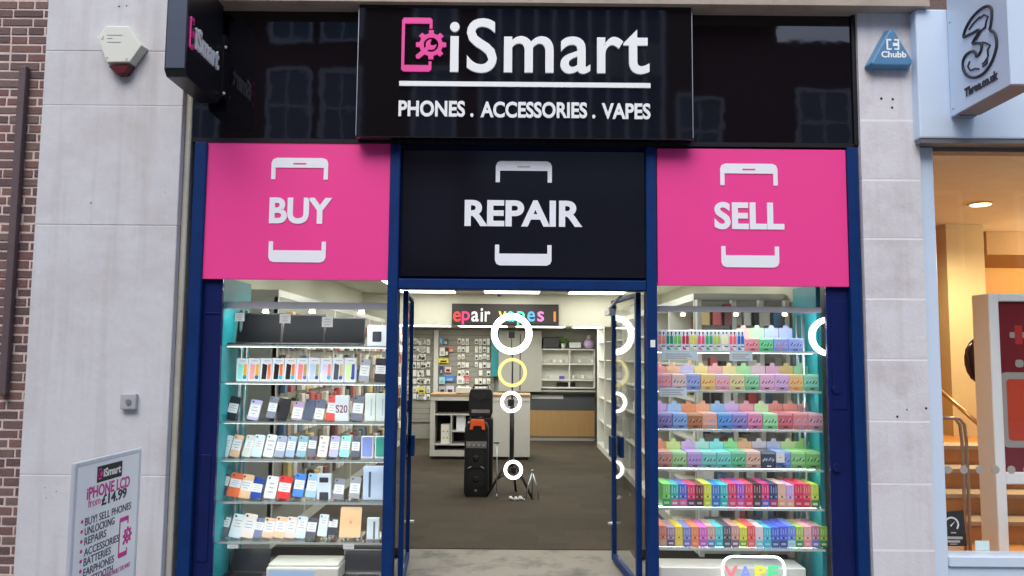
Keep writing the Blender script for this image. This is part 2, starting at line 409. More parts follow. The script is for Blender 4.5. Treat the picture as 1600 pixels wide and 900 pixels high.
# stone band above the fascias
zt = W(800, -3, -0.15).z
s = MB().box(XL1 + 0.01, W(1440, 0, -.1).x, -0.20, 0.25, W(1390, 9, -0.2).z, W(1390, 9, -0.2).z + 0.5)
tag(s.build('stone_band', stained('cornice_stone', (0.42, 0.36, 0.30), (0.2, 0.16, 0.12), 0.85, 4, 0.5)), 'weathered stone band running above the black fascia', 'cornice')
s = MB().box(-8, 9, 0.02, 9.9, 4.45, 11)
tag(s.build('upper_wall', bm_[2]), 'upper brick wall above the stone band', 'wall')

# drain pipe on the bricks
p0, p1 = W(39, 104, -0.03), W(5, 618, -0.03)
s = MB().box((p0.x + p1.x) / 2 - .026, (p0.x + p1.x) / 2 + .026, -0.055, -0.004, p1.z, p0.z)
cp = s.build('conduit', stained('rusty_purple_paint', (0.105, 0.075, 0.085), (0.07, 0.04, 0.035), 0.6, 6, 0.6), bevel=0.012, seg=2)
tag(cp, 'dull purple square cable conduit running down the brick wall', 'conduit')

# ------------------------------------------------------------------ blue shopfront
sf = thing('shopfront', 'blue painted timber shopfront with double glass doors open and two display windows', 'shopfront', (0, 0, 0))
XPL = W(296, 450, -0.03).x
zpinkL = W(463, 437, -0.03).z; zpinkR = W(1176, 447, -0.03).z
ZF = W(470, 224, -0.03).z
xl_in = W(342, 600, 0.0).x
MB().box(XPL, XPL + 0.085, -0.05, 0.12, 0, ZF).build('post', M_BLUE, sf, bevel=0.006)
s = MB().box(XPL + 0.087, xl_in, 0.0, 0.035, 0, zpinkL + .03)
s.box(XPL + 0.115, xl_in - .03, -0.008, 0.001, 0.3, 1.0).box(XPL + 0.10, xl_in - .012, -0.006, 0.001, W(330, 491, 0).z, W(330, 488, 0).z)
s.build('pilaster', M_NAVY, sf, bevel=0.004)
XPR = W(1345, 450, -0.03).x; xr_in = W(1294, 600, 0.0).x
MB().box(XPR - 0.075, XPR, -0.05, 0.12, 0, ZF).build('post', M_BLUE, sf, bevel=0.006)
s = MB().box(xr_in, XPR - 0.077, 0.0, 0.035, 0, zpinkR + .03)
s.box(xr_in + .03, XPR - .10, -0.006, 0.001, W(1310, 640, 0).z, W(1310, 470, 0).z)
pr2 = s.build('pilaster', M_NAVY, sf, bevel=0.004)
for py in (609, 731):
    p = W(1306, py, 0); MB().cyl((p.x, -0.016, p.z), (p.x, 0.0, p.z), 0.026, 0.03, 16).build('bolt_cover', M_NAVY, pr2)
MB().box(XPR + 0.002, XR0 - 0.002, -0.03, 0.12, 0, W(1340, 12, -.03).z).build('metal_edge_strip', M_ALUD, sf, bevel=0.003)
XA0, XA1 = W(603.5, 600, 0).x, W(619.5, 600, 0).x
XB0, XB1 = W(1010, 600, 0).x, W(1026, 600, 0).x
MB().box(XA0, XA1, -0.045, 0.09, 0, ZF).build('post', M_BLUE, sf, bevel=0.005)
MB().box(XB0, XB1, -0.045, 0.09, 0, ZF).build('post', M_BLUE, sf, bevel=0.005)
zt0, zt1 = W(815, 453, -.03).z, W(815, 437, -.03).z
MB().box(XA1 + .001, XB0 - .001, -0.04, 0.085, zt0, zt1).build('transom', M_BLUE, sf, bevel=0.006)
MB().box(xl_in + .001, XA0 - .001, -0.02, 0.1, 0, 0.11).build('stall_riser', M_BLUE, sf, bevel=0.004)
MB().box(XB1 + .001, xr_in - .001, -0.02, 0.1, 0, 0.11).build('stall_riser', M_BLUE, sf, bevel=0.004)
MB().box(xl_in + .002, XA0 - .002, 0.0, 0.008, 0.111, zpinkL + .01).build('window_pane', M_GLASS, sf)
MB().box(XB1 + .002, xr_in - .002, 0.0, 0.008, 0.111, zpinkR + .01).build('window_pane', M_GLASS, sf)
# boarding above the windows that carries the panels
MB().box(XPL + .087, XA0 - .002, 0.0, 0.1, zpinkL + .035, ZF).build('backing_board', M_NAVY, sf)
MB().box(XB1 + .002, XPR - .08, 0.0, 0.1, zpinkR + .035, ZF).build('backing_board', M_NAVY, sf)
MB().box(XA1 + .002, XB0 - .002, 0.02, 0.08, zt1 + .001, ZF).build('backing_board', M_NAVY, sf)
# small stickers on the door post
p = W(1020, 537, -.045); MB().box(p.x - .016, p.x + .016, -.048, -.0452, p.z - .024, p.z + .024).build('alarm_contact', M_CARD, sf, bevel=.001)
# doors
def door_leaf(xn, xf, yn, yf, sgn):
    """glazed leaf standing open into the shop; xn,yn hinge edge, xf,yf free edge"""
    d = Vector((xf - xn, yf - yn, 0)); L = d.length; u = d.normalized(); nrm = Vector((u.y, -u.x, 0)) * sgn
    Fm = frame(Vector((xn, yn, 0.10)), u, Vector((0, 0, 1)), u.cross(Vector((0, 0, 1))))
    H = zt0 - 0.10 + .0
    s = MB(); s.M = Fm; t = .036
    s.rect(0, .05, 0, H, -t / 2, t / 2).rect(L - .042, L, 0, H, -t / 2, t / 2)
    s.rect(.0505, L - .0425, H - .028, H, -t / 2, t / 2).rect(.0505, L - .0425, 0, .055, -t / 2, t / 2)
    dr = s.build('door', M_BLUE, sf, bevel=.003)
    s = MB(); s.M = Fm; s.rect(.051, L - .043, .0555, H - .0285, -.003, .003); s.build('door_glass', M_GLASS, dr)
    zc = W(800, 694, yf).z - 0.10
    s = MB(); s.M = Fm
    s.rrect(L - .17, L - .045, zc - .08, zc + .08, .008, -t / 2 - .03, -t / 2 - .001)
    s.rrect(L - .17, L - .045, zc - .08, zc + .08, .008, t / 2 + .001, t / 2 + .03)
    s.build('lock_box', M_BLUE, dr, bevel=.003)
    s = MB(); s.M = Fm
    s.cyl((L - .028, .9 - .62, -.05), (L - .028, .9 - .62, .05), .012, seg=10)
    s.build('door_stop', M_ALU, dr)
    return dr, Fm, L, H
door_leaf(-.735, -.80, .09, .94, 1)
dR, FmR, LR, HR = door_leaf(.877, .812, .09, .94, -1)
s = MB(); s.M = FmR
s.rrect(LR - .24, LR - .04, HR - .125, HR - .08, .01, -.08, -.024); s.build('door_closer', M_ALU, dR, bevel=.004)
s = MB(); s.M = FmR; s.cyl((LR - .14, HR - .07, -.06), (.10, HR - .02, -.10), .010, seg=8); s.build('closer_arm', M_ALUD, dR)

# ------------------------------------------------------------------ fascia
fz0 = W(470, 217, -0.02).z
fa = thing('fascia_sign', 'glossy black shop fascia with raised centre box and white lettering', 'shop sign', (0, -0.1, fz0))
bx0, bx1, bz0, bz1 = RC(557.5, -2, 1083, 216, -0.15)
x_l = W(306, 120, -.02).x; x_r = W(1336, 120, -.02).x
ztop = W(1200, 12, -.02).z
MB().box(x_l, bx0 - .002, -0.03, 0.1, fz0, ztop).build('fascia_panel', M_BLK, fa)
MB().box(bx1 + .002, x_r - .03, -0.03, 0.1, W(1200, 227, -.03).z, ztop).build('fascia_panel', M_BLK, fa)
MB().box(bx0, bx1, -0.15, 0.1, bz0, bz1 + .02).build('light_box', M_BLK2, fa, bevel=.004)
MB().box(bx0 + .003, bx0 + .008, -0.1525, -0.15, bz0 + .01, bz1).build('edge_trim', M_ALUD, fa)
MB().box(bx1 - .008, bx1 - .003, -0.1525, -0.15, bz0 + .01, bz1).build('edge_trim', M_ALUD, fa)
MB().box(x_l, bx0 - .003, -0.07, 0.1, ztop + .001, ztop + .05).build('cap_frame', M_BLKM, fa, bevel=.003)
s = MB().box(bx1 + .003, x_r, -0.07, 0.1, ztop + .001, ztop + .045)
s.box(x_r - .028, x_r, -0.05, 0.1, W(1200, 227, -.03).z, ztop)
s.build('cap_frame', M_BLKM, fa, bevel=.003)
MB().box(x_l, x_r, -0.035, 0.11, ZF + .002, fz0 - .002).build('soffit_bar', M_BLKM, fa)
YT = -0.150
Z4 = lambda px, py: W(px, py, YT)
Fm = FRONT(0, YT, 0)
def txt(par, word, px0, py0, px1, py1, Y, m, bold, th=.012, name='lettering', spacing=1.0):
    a, b, c, d = RC(px0, py0, px1, py1, Y)
    s = MB(); s.M = FRONT(0, Y, 0); s.text(word, a, b, c, d, 0.001, th, 0, bold, spacing)
    return s.build(name, m, par)
txt(fa, 'iSmart', 703, 31, 1014, 116, YT, M_WHITE, 0.012, .018, spacing=1.06)
txt(fa, 'PHONES .', 623, 158, 740, 183, YT, M_WHITE, 0.03)
txt(fa, 'ACCESSORIES .', 751, 160, 930, 185, YT, M_WHITE, 0.03)
txt(fa, 'VAPES', 940, 162, 1016, 187, YT, M_WHITE, 0.03)
a, b, c, d = RC(624, 129, 1016, 136.5, YT); s = MB(); s.M = Fm; s.rect(a, b, c, d, .001, .012); s.build('underline', M_WHITE, fa)
def phone_logo(par, Fm, x0, x1, y0, y1, m, th=.012, mb=None):
    """handset outline, open on one side where a gear with a spanner sits"""
    s = mb or MB(); s.M = Fm; W_, H_ = x1 - x0, y1 - y0
    P = lambda a, b: (x0 + a * W_, y0 + b * H_)
    z0, z1 = .001, th
    # body: 0..0.68 of width
    s.prism([P(0, .89), P(.0, .95), P(.04, 1), P(.64, 1), P(.68, .96), P(.68, .89)], z0, z1)
    s.prism([P(0, .12), P(0, .04), P(.05, 0), P(.62, 0), P(.67, .04), P(.67, .12)], z0, z1)
    s.rect(*[x0, x0 + .065 * W_, y0 + .121 * H_, y0 + .889 * H_, z0, z1])
    s.rect(x0 + .615 * W_, x0 + .68 * W_, y0 + .80 * H_, y0 + .889 * H_, z0, z1)
    s.rect(x0 + .605 * W_, x0 + .67 * W_, y0 + .121 * H_, y0 + .19 * H_, z0, z1)
    # gear
    cx, cy, ro, ri, rt = .655, .50, .26, .165, .34
    outer, inner = [], []
    for k in range(8):
        for da, r in ((-22.5, ro), (-13, ro), (-9, rt), (9, rt), (13, ro)):
            an = R(k * 45 + da)
            outer.append((x0 + cx * W_ + r * W_ * math.cos(an), y0 + cy * H_ + r * W_ * math.sin(an)))
            inner.append((x0 + cx * W_ + ri * W_ * math.cos(an), y0 + cy * H_ + ri * W_ * math.sin(an)))
    s.ringpoly(outer, inner, z0, z1)
    # spanner: open jaw in the gear, handle towards the lower corner
    g = lambda a, b: (x0 + cx * W_ + a * W_, y0 + cy * H_ + b * W_)
    c45 = lambda a, b: g(a * .72 - b * .69, a * .69 + b * .72)
    jaw = [c45(.12 * math.cos(R(t)), .12 * math.sin(R(t))) for t in range(40, 321, 20)]
    s.prism(jaw + [c45(.02, -.045), c45(-.01, 0), c45(.02, .045)], z0 + .001, z1 + .001)
    s.prism([c45(-.10, .045), c45(-.10, -.045), c45(-.42, -.055), c45(-.455, 0), c45(-.42, .055)], z0 + .0005, z1 + .0005)
    return s if mb else s.build('phone_emblem', m, par)
a, b, c, d = RC(628, 29, 698, 113, YT)
phone_logo(fa, FRONT(0, YT, 0), a, b, c, d, M_PINKL, .014)

# panels BUY / REPAIR / SELL
def handset(s, x0, x1, zt_, zb_, sx):
    """top and bottom ends of a handset outline"""
    W_ = x1 - x0; t = W_ * .075; hh = W_ * .175; leg = W_ * .21; r = W_ * .09
    s.prism([(x0, zt_ - hh), (x0, zt_ - r), (x0 + r * .3, zt_ - r * .3), (x0 + r, zt_), (x1 - r, zt_), (x1 - r * .3, zt_ - r * .3), (x1, zt_ - r), (x1, zt_ - hh)], .001, .004)
    s.rect(x0, x0 + t, zt_ - hh - leg, zt_ - hh - .0005, .001, .004).rect(x1 - t, x1, zt_ - hh - leg, zt_ - hh - .0005, .001, .004)
    return s
def handset_foot(s, x0, x1, zb_, o=0):
    W_ = x1 - x0; t = W_ * .075; hh = W_ * .175; leg = W_ * .21; r = W_ * .09
    s.prism([(x0 + o, zb_ + hh * 1.2), (x0 + o, zb_ + r), (x0 + o + r * .3, zb_ + r * .3), (x0 + o + r, zb_), (x1 + o - r, zb_), (x1 + o - r * .3, zb_ + r * .3), (x1 + o, zb_ + r), (x1 + o, zb_ + hh * 1.2)], .001, .004)
    s.rect(x0 + o, x0 + o + t, zb_ + hh * 1.2 + .0005, zb_ + hh * 1.2 + leg * .75, .001, .004).rect(x1 + o - t, x1 + o, zb_ + hh * 1.2 + .0005, zb_ + hh * 1.2 + leg * .75, .001, .004)
def panel(label, box, Y, m, word, wbox, top, bot, bold, speaker):
    a, b, c, d = RC(*box, Y)
    t = thing('sign_panel', label, 'sign panel', ((a + b) / 2, Y, c))
    MB().box(a, b, Y, Y + .024, c, d).build('board', m, t, bevel=.002)
    txt(t, word, *wbox, Y, M_LILAC, bold, .004)
    x0, x1, z0, z1 = RC(top[0], top[1], top[2], bot, Y)
    s = MB(); s.M = FRONT(0, Y, 0); handset(s, x0, x1, z1, z0, 0)
    s.build('handset_outline', M_LILAC, t)
    s = MB(); s.M = FRONT(0, Y, 0); handset_foot(s, x0, x1, z0); s.build('handset_outline', M_LILAC, t)
    if speaker:
        xm = (x0 + x1) / 2; s = MB(); s.M = FRONT(0, Y, 0); s.rrect(xm - .045, xm + .045, z1 - .045, z1 - .035, .004, .0045, .0055); s.build('speaker_slot', M_PINKL if m is M_PINK else M_PRINT, t)
panel('bright pink BUY panel with white handset outline above the phone window', (316.5, 223, 613, 437), -0.03, M_PINK, 'BUY', (421, 309, 519, 350), (422, 247, 511), 410, .035, True)
panel('glossy black REPAIR panel with white handset outline above the open doors', (628, 236, 1008, 433), -0.004, gloss_black('black_panel', (0.007, 0.007, 0.011), .12, .012, 1.5), 'REPAIR', (726, 313, 910, 354), (774, 252, 862), 415, .035, True)
panel('bright pink SELL panel with white handset outline above the vape window', (1027, 233, 1324, 447), -0.03, M_PINK, 'SELL', (1116, 316, 1225, 359), (1126, 256, 1216), 418, .035, True)

# ------------------------------------------------------------------ projecting sign
def side_sign():
    xs = W(347, 100, -.08).x; yf = -0.09; yn = WX(291, 80, xs).y
    xo = W(257, 80, yn).x; zb_ = W(347, 164, yf).z; zt_ = zb_ + .78
    t = thing('projecting_sign', 'black box sign projecting from the fascia corner with pink and white lettering', 'projecting sign', (xs - .06, yf, zb_))
    s = MB(); s.M = frame(Vector((0, 0, 0)), Vector((0, 1, 0)), Vector((0, 0, 1)), Vector((1, 0, 0)))
    s.prism([(yn, zb_ + .035), (yn + .035, zb_), (yf - .035, zb_), (yf, zb_ + .035), (yf, zt_), (yn, zt_)], xo + .002, xs)
    s.build('box', M_BLKM, t, bevel=.004)
    MB().box(xo + .012, xs - .006, yn - .004, yn + .001, zb_ + .045, zt_ - .04).build('edge_panel', mat('blue_grey_edge', (.10, .125, .175), .25, .2), t)
    u = Vector((0, 1, 0)); F2 = frame(Vector((xs, 0, 0)), u, Vector((0, 0, 1)), Vector((1, 0, 0)))
    def Y_at(px): return WX(px, 75, xs).y
    y0, y1 = Y_at(303), Y_at(341)
    zc = WX(322, 76, xs).z
    s = MB(); s.M = F2; s.text('iSmart', y0, y1, zc - .075, zc + .075, .001, .012, 0, .03); s.build('lettering', M_WHITE, t)
    ya = Y_at(294.5); phone_logo(t, F2, ya, y0 - .012, zc - .10, zc + .10, M_PINKL)
    # bracket to the fascia
    s = MB().box(xs - .09, xs + .015, yf + .001, -0.031, zb_ + .06, zb_ + .5)
    s.build('wall_bracket', M_BLKM, t)
    for py in (73, 145):
        p = W(353, py, yf); MB().ball((xs + .02, yf + .01, p.z), .011).build('bracket_screw', mat('cream_cap', (.8, .78, .62), .4), t)
side_sign()

# ------------------------------------------------------------------ alarm boxes
def alarm_left():
    Y = -.10; P = lambda x, y: (W(x, y, Y - .05).x, W(x, y, Y - .05).z)
    t = thing('alarm_box', 'white hexagonal burglar alarm box with dark red base lamp on wide pier', 'alarm box', (W(188, 110, Y).x, Y, W(188, 115, Y).z))
    out = [P(165, 39), P(205, 40), P(227, 73), P(207, 101), P(167, 102), P(151, 60)]
    s = MB(); s.M = FRONT(0, Y, 0); s.prism(out, 0.001, .07, taper=.9)
    s.build('casing', mat('alarm_white', (.70, .74, .68), .45, 0, .04), t, bevel=.006, seg=2)
    s = MB(); s.M = FRONT(0, Y, 0); s.prism([P(168, 103), P(207, 102), P(197, 116), P(183, 117)], .002, .062, taper=.9)
    s.build('strobe_lens', mat('dark_red_lens', (.10, .012, .02), .25), t, bevel=.005)
    s = MB(); s.M = FRONT(0, Y, .0)
    for (x0, x1, y) in ((170, 193, 56.5), (170, 178, 61.5), (170, 191, 67.5)):
        a, z = P(x0, y); b, _ = P(x1, y); s.rect(a, b, z - .002, z + .002, .0705, .072)
    a, z = P(161, 61); s.prism([(a, z - .012), (a + .01, z - .012), (a + .016, z + .012), (a + .008, z + .012)], .0705, .072)
    for x, y in ((170, 92), (200, 94)):
        a, z = P(x, y); s.rect(a - .006, a + .006, z - .006, z + .006, .068, .072)
    s.build('printed_marks', M_PRINT, t)
alarm_left()
def alarm_right():
    Y = -.08; P = lambda x, y: (W(x, y, Y - .05).x, W(x, y, Y - .05).z)
    t = thing('alarm_box', 'blue triangular alarm box with white emblem on the narrow pier', 'alarm box', (W(1391, 108, Y).x, Y, W(1391, 108, Y).z))
    pts = [(1386, 44), (1394, 42), (1427, 96), (1427, 103), (1422, 107), (1358, 106), (1354, 102)]
    s = MB(); s.M = FRONT(0, Y, 0); s.prism([P(*p) for p in pts], .001, .07, taper=.86)
    s.build('casing', mat('alarm_blue', (.085, .235, .42), .35, 0, .06), t, bevel=.012, seg=3)
    a, b, c, d = RC(1385, 61, 1405, 78, Y - .07)
    s = MB(); s.M = FRONT(0, Y, 0); e = (b - a) * .13
    s.rect(a, a + e, c, d, .0705, .0715).rect(a + e, a + 3.0 * e, c, c + e, .0705, .0715).rect(a + e, a + 3 * e, d - e, d, .0705, .0715)
    s.rect(b - e, b, c, d, .0705, .0715).rect(b - 3 * e, b - e, c, c + e, .0705, .0715).rect(b - 3 * e, b - e, d - e, d, .0705, .0715)
    s.rect((a + b) / 2, b - e, (c + d) / 2 - e, (c + d) / 2 + e, .0705, .0715)
    s.build('square_emblem', M_WHITE, t)
    a, b, c, d = RC(1377, 80, 1416, 90, Y - .07)
    s = MB(); s.M = FRONT(0, Y, 0); s.text('Chubb', a, b, c, d, .0705, .0715, 0, .03); s.build('lettering', M_WHITE, t)
alarm_right()
p = W(204, 627, -.10)
t = thing('entry_box', 'small grey metal entry button box low on the wide pier', 'button box', (p.x, -.10, p.z - .05))
MB().box(p.x - .052, p.x + .05, -.135, -.101, p.z - .052, p.z + .05).build('casing', stained('weathered_grey', (.42, .44, .47), (.25, .25, .26), .5, 8, .5), t, bevel=.008, seg=2)
MB().cyl((p.x + .005, -.145, p.z), (p.x + .005, -.135, p.z), .017, seg=14).build('button', M_ALUD, t)

# ================================================================== WINDOW DISPLAYS
def cmat(rgb, rough=.35, key='plastic'):
    n = '%s_%d_%d_%d' % (key, *rgb)
    c = srgb(*rgb); k = min(1.4, .92 / max(c))
    return mat(n, tuple(v * k for v in c), rough, 0, .05, 12)
M_LAMP = mat('warm_lamp', (1, .9, .7), .4, emit=14, ecol=(1, .86, .6))
M_STRIP = mat('strip_lamp', (1, 1, 1), .4, emit=17, ecol=(.96, 1, .98))
M_FILL = mat('shelf_led', (1, 1, 1), .4, emit=5, ecol=(.97, 1, .99))  # glow of the strips added below the phone shelves
M_FILL2 = mat('shelf_led_bright', (1, 1, 1), .4, emit=8, ecol=(.97, 1, .99))  # stronger glow of the strips added below the vape shelves
M_STAND = glass_mat('clear_acrylic', (.95, .97, .97), 1.3)
ROWS = ['top', 'second', 'third', 'fourth', 'fifth', 'sixth']
SY0, SY1 = 0.10, 0.47

def display(nm, side, x0, x1, shelf_py, mx, hdr_py, hdr_x):
    """glass shelved window display: teal end board, chrome posts, lit header, shelves"""
    zs = [W(mx, y, SY0).z for y in shelf_py]
    t = thing('display_unit', nm, 'display unit', ((x0 + x1) / 2, .3, .0))
    zh0, zh1 = W(mx, hdr_py[1], SY0).z, W(mx, hdr_py[0], SY0).z
    # teal end board
    xe = x0 if side == 'left' else x1
    sg = -1 if side == 'left' else 1
    MB().box(xe, xe + sg * .03, .17 if side == 'right' else .04, .62, 0.10, 2.20).build('end_board', M_TEAL, t)
    for k, (yy, rr_) in enumerate(((.33, .012), (.44, .012))):
        xp = xe - sg * .035
        MB().cyl((xp, yy, .12), (xp, yy, zh0), rr_, seg=10).build('post', M_ALU, t)
    hx0, hx1 = W(hdr_x[0], hdr_py[0], SY0).x, W(hdr_x[1], hdr_py[0], SY0).x
    hd = MB().box(hx0, hx1, SY0, SY0 + .012, zh0, zh1).box(hx0, hx1, SY0 + .0125, SY0 + .10, zh1 - .014, zh1).build('header', mat('header_grey', (.52, .53, .58), .35), t, bevel=.003)
    MB().box(hx0 + .1, hx1 - .1, SY0 + .02, SY0 + .07, zh1 - .030, zh1 - .016).build('lamp_strip', M_STRIP, hd)
    for z in zs:
        s = MB().box(x0 + .004, x1 - .004, SY0 + .003, SY1, z - .008, z)
        sh = s.build('shelf', M_SHELF, t)
        MB().box(x0 + .004, x1 - .004, SY0 - .001, SY0 + .002, z - .012, z + .002).build('shelf_edge', M_EDGE, sh)
        MB().box(x0 + .02, x1 - .02, *((SY0 + .004, SY0 + .022) if side == 'left' else (.205, .225)), z - .013, z - .0085).build('led_strip', M_FILL if side == 'left' else M_FILL2, sh)  # added glowing strip under each shelf, there to brighten the goods
    MB().box(x0 + .002, x1 - .002, .03, .60, .10, .128).build('plinth', mat('display_plinth', (.30, .31, .31), .6), t)
    return t, zs, zh0

LX0, LX1 = W(344, 600, .06).x, W(606, 600, .1).x
phone_unit, ZL, ZLH = display('glass shelved window display holding phones and laptops', 'left', LX0, LX1, (540, 598, 660, 719, 785, 848), 470, (472, 483), (352, 607))
RX0, RX1 = W(1028, 600, .1).x, W(1288, 600, .06).x
vape_unit, ZR, ZRH = display('glass shelved window display holding coloured vape cartons', 'right', RX0, RX1, (549, 611, 672, 734, 795, 858), 1160, (479, 488), (1027, 1284))
q = [(415, 484), (488, 484), (565, 485)]
for px, py in q:
    p = W(px, py + 2, SY0 + .03); s = MB().cyl((p.x, p.y, p.z - .012), (p.x, p.y, p.z + .006), .022, .018, 12); s.build('spot_lamp', M_LAMP, phone_unit)
for px, py in ((1067, 491), (1150, 491), (1226, 491)):
    p = W(px, py, SY0 + .03); s = MB().cyl((p.x, p.y, p.z - .01), (p.x, p.y, p.z + .006), .016, .014, 12); s.build('spot_lamp', M_LAMP, vape_unit)

def price_card(par, F, x0, x1, y0, y1, z, lines=3):
    s = MB(); s.M = F; s.rect(x0, x1, y0, y1, z, z + .0012)
    n = lines; hh = (y1 - y0)
    for k in range(n):
        yy = y1 - hh * (k + 1) / (n + 1); wd = (x1 - x0) * random.uniform(.18, .36); xm = (x0 + x1) / 2
        s.rect(xm - wd, xm + wd, yy - hh * .035, yy + hh * .035, z + .0013, z + .0016, 1)
    return s.build('price_card', [M_CARD, M_PRINT], par)

PH_NAMES = {}
def phone(col, cname, px0, px1, py0, py1, row, order, card=(.2, .72), tilt=17, yy=.21, lean=0.0, logo=False, base=None):
    z0 = ZL[row] + .002
    xa, xb = W(px0, (py0 + py1) / 2, yy).x, W(px1, (py0 + py1) / 2, yy).x
    h = (W(px0, py0, yy).z - W(px0, py1, yy).z) / math.cos(R(tilt)); wd = (xb - xa) * .92; xm = (xa + xb) / 2
    lift = max(.003, W(xm, 0, yy).z * 0 + (W((px0 + px1) / 2, py1, yy).z - z0))
    tl = R(tilt)
    u = Vector((math.cos(lean), 0, math.sin(lean) * 0)).normalized()
    v = Vector((math.sin(R(9 - .55 * order)), math.sin(tl), math.cos(tl))).normalized()
    u = Vector((1, 0, 0)); n = u.cross(v); u = v.cross(n).normalized()
    n = Vector((0, -math.cos(tl), math.sin(tl)))
    n = (u.cross(v)).normalized()
    F = frame(Vector((xm, yy, z0 + min(lift, .04))), u, v, n)
    s = MB(); s.M = F; s.rrect(-wd / 2, wd / 2, 0, h, wd * .13, -.006, .003)
    # camera island and lens
    s.rrect(-wd * .40, -wd * .05, h * .79, h * .95, wd * .08, .0031, .0050)
    ob = s.build('phone', cmat(col))
    lab = '%s phone %s, %s from teal end of %s shelf, phone window' % (cname, 'with price card' if card else 'without card', ORD[order], ROWS[row])
    tag(ob, lab, 'phone', 'used phones on the window shelves')
    s = MB(); s.M = F; s.cyl((-wd * .28, h * .89, .005), (-wd * .28, h * .89, .0064), wd * .085, seg=10); s.build('camera_lens', M_INK, ob)
    if card: price_card(ob, F, -wd * .46, wd * .46, h * (1 - card[1]), h * (1 - card[0]), .0032)
    s = MB(); s.M = Matrix.Translation(Vector((xm, yy, z0)))
    s.box(-wd * .45, wd * .45, -.022, .05, 0, .003).add([(-wd * .3, .052, .001), (wd * .3, .052, .001), (wd * .3, math.sin(tl) * h * .6 + .006, math.cos(tl) * h * .6), (-wd * .3, math.sin(tl) * h * .6 + .006, math.cos(tl) * h * .6)], [(0, 1, 2, 3)])
    if base: pass
    s.build('stand', M_STAND if not base else cmat(base), ob)
    return ob

def carton(name, label, cat, group, px0, px1, py0, py1, Y, z0, depth, mats, art):
    xa, xb = W(px0, (py0 + py1) / 2, Y).x + .001, W(px1, (py0 + py1) / 2, Y).x - .001
    h = W((px0 + px1) / 2, py0, Y).z - z0
    ob = MB().box(xa, xb, Y, Y + depth, z0 + .001, z0 + h).build(name, mats, bevel=.0015)
    tag(ob, label, cat, group)
    s = MB(); s.M = FRONT(0, Y - .0002, 0)
    art(s, xa, xb, z0, z0 + h)
    return ob, s

# ---- laptops on the top shelf
for k, (x0, x1, y0, y1, tx) in enumerate(((365, 436, 490, 536, (367, 382, 489, 502)), (437, 504, 492, 538, (437, 454, 491, 505)), (503, 568, 497, 538, (503, 520, 495, 511)))):
    Y = .25; a, b, c, d = RC(x0, y0, x1, y1, Y); z = ZL[0] + .002
    t = thing('laptop', ['black open laptop on the top shelf beside the teal end board', 'black open laptop in the middle of the top shelf', 'black open laptop on the top shelf next to a boxed watch'][k], 'laptop', ((a + b) / 2, .2, z), 'laptops on the top shelf')
    s = MB().box(a, b, .13, .30, z, z + .014); s.build('keyboard_base', M_BLACKP, t, bevel=.003)
    F = frame(Vector((a, .305, z + .012)), Vector((1, 0, 0)), Vector((0, math.sin(R(12)), math.cos(R(12)))), Vector((0, -math.cos(R(12)), math.sin(R(12)))))
    s = MB(); s.M = F; s.rrect(0, b - a, 0, (d - z) * 1.0, .008, -.004, .003); s.build('screen_lid', M_BLACKP, t)
    s = MB(); s.M = F; s.rect(.008, b - a - .008, .014, (d - z) - .01, .0031, .004); s.build('screen', mat('dark_screen', (.008, .009, .011), .55, spec=.12), t)
    ca, cb, cc, cd_ = RC(tx[0], tx[2], tx[1], tx[3], .12)
    price_card(t, FRONT(0, .12, 0), ca, cb, cc, cd_, 0, 3)
# boxed watch
o, s = carton('watch_box', 'silver white boxed watch at the door end of the top shelf', 'box', None, 574, 604, 508, 538, .2, ZL[0], .08, cmat((205, 212, 222)), lambda *a: 0)
a, b, c, d = RC(582, 518, 596, 534, .2); s = MB(); s.M = FRONT(0, .199, 0); s.rrect(a, b, c, d, .006, 0, .001); s.build('printed_picture', M_INK, o)

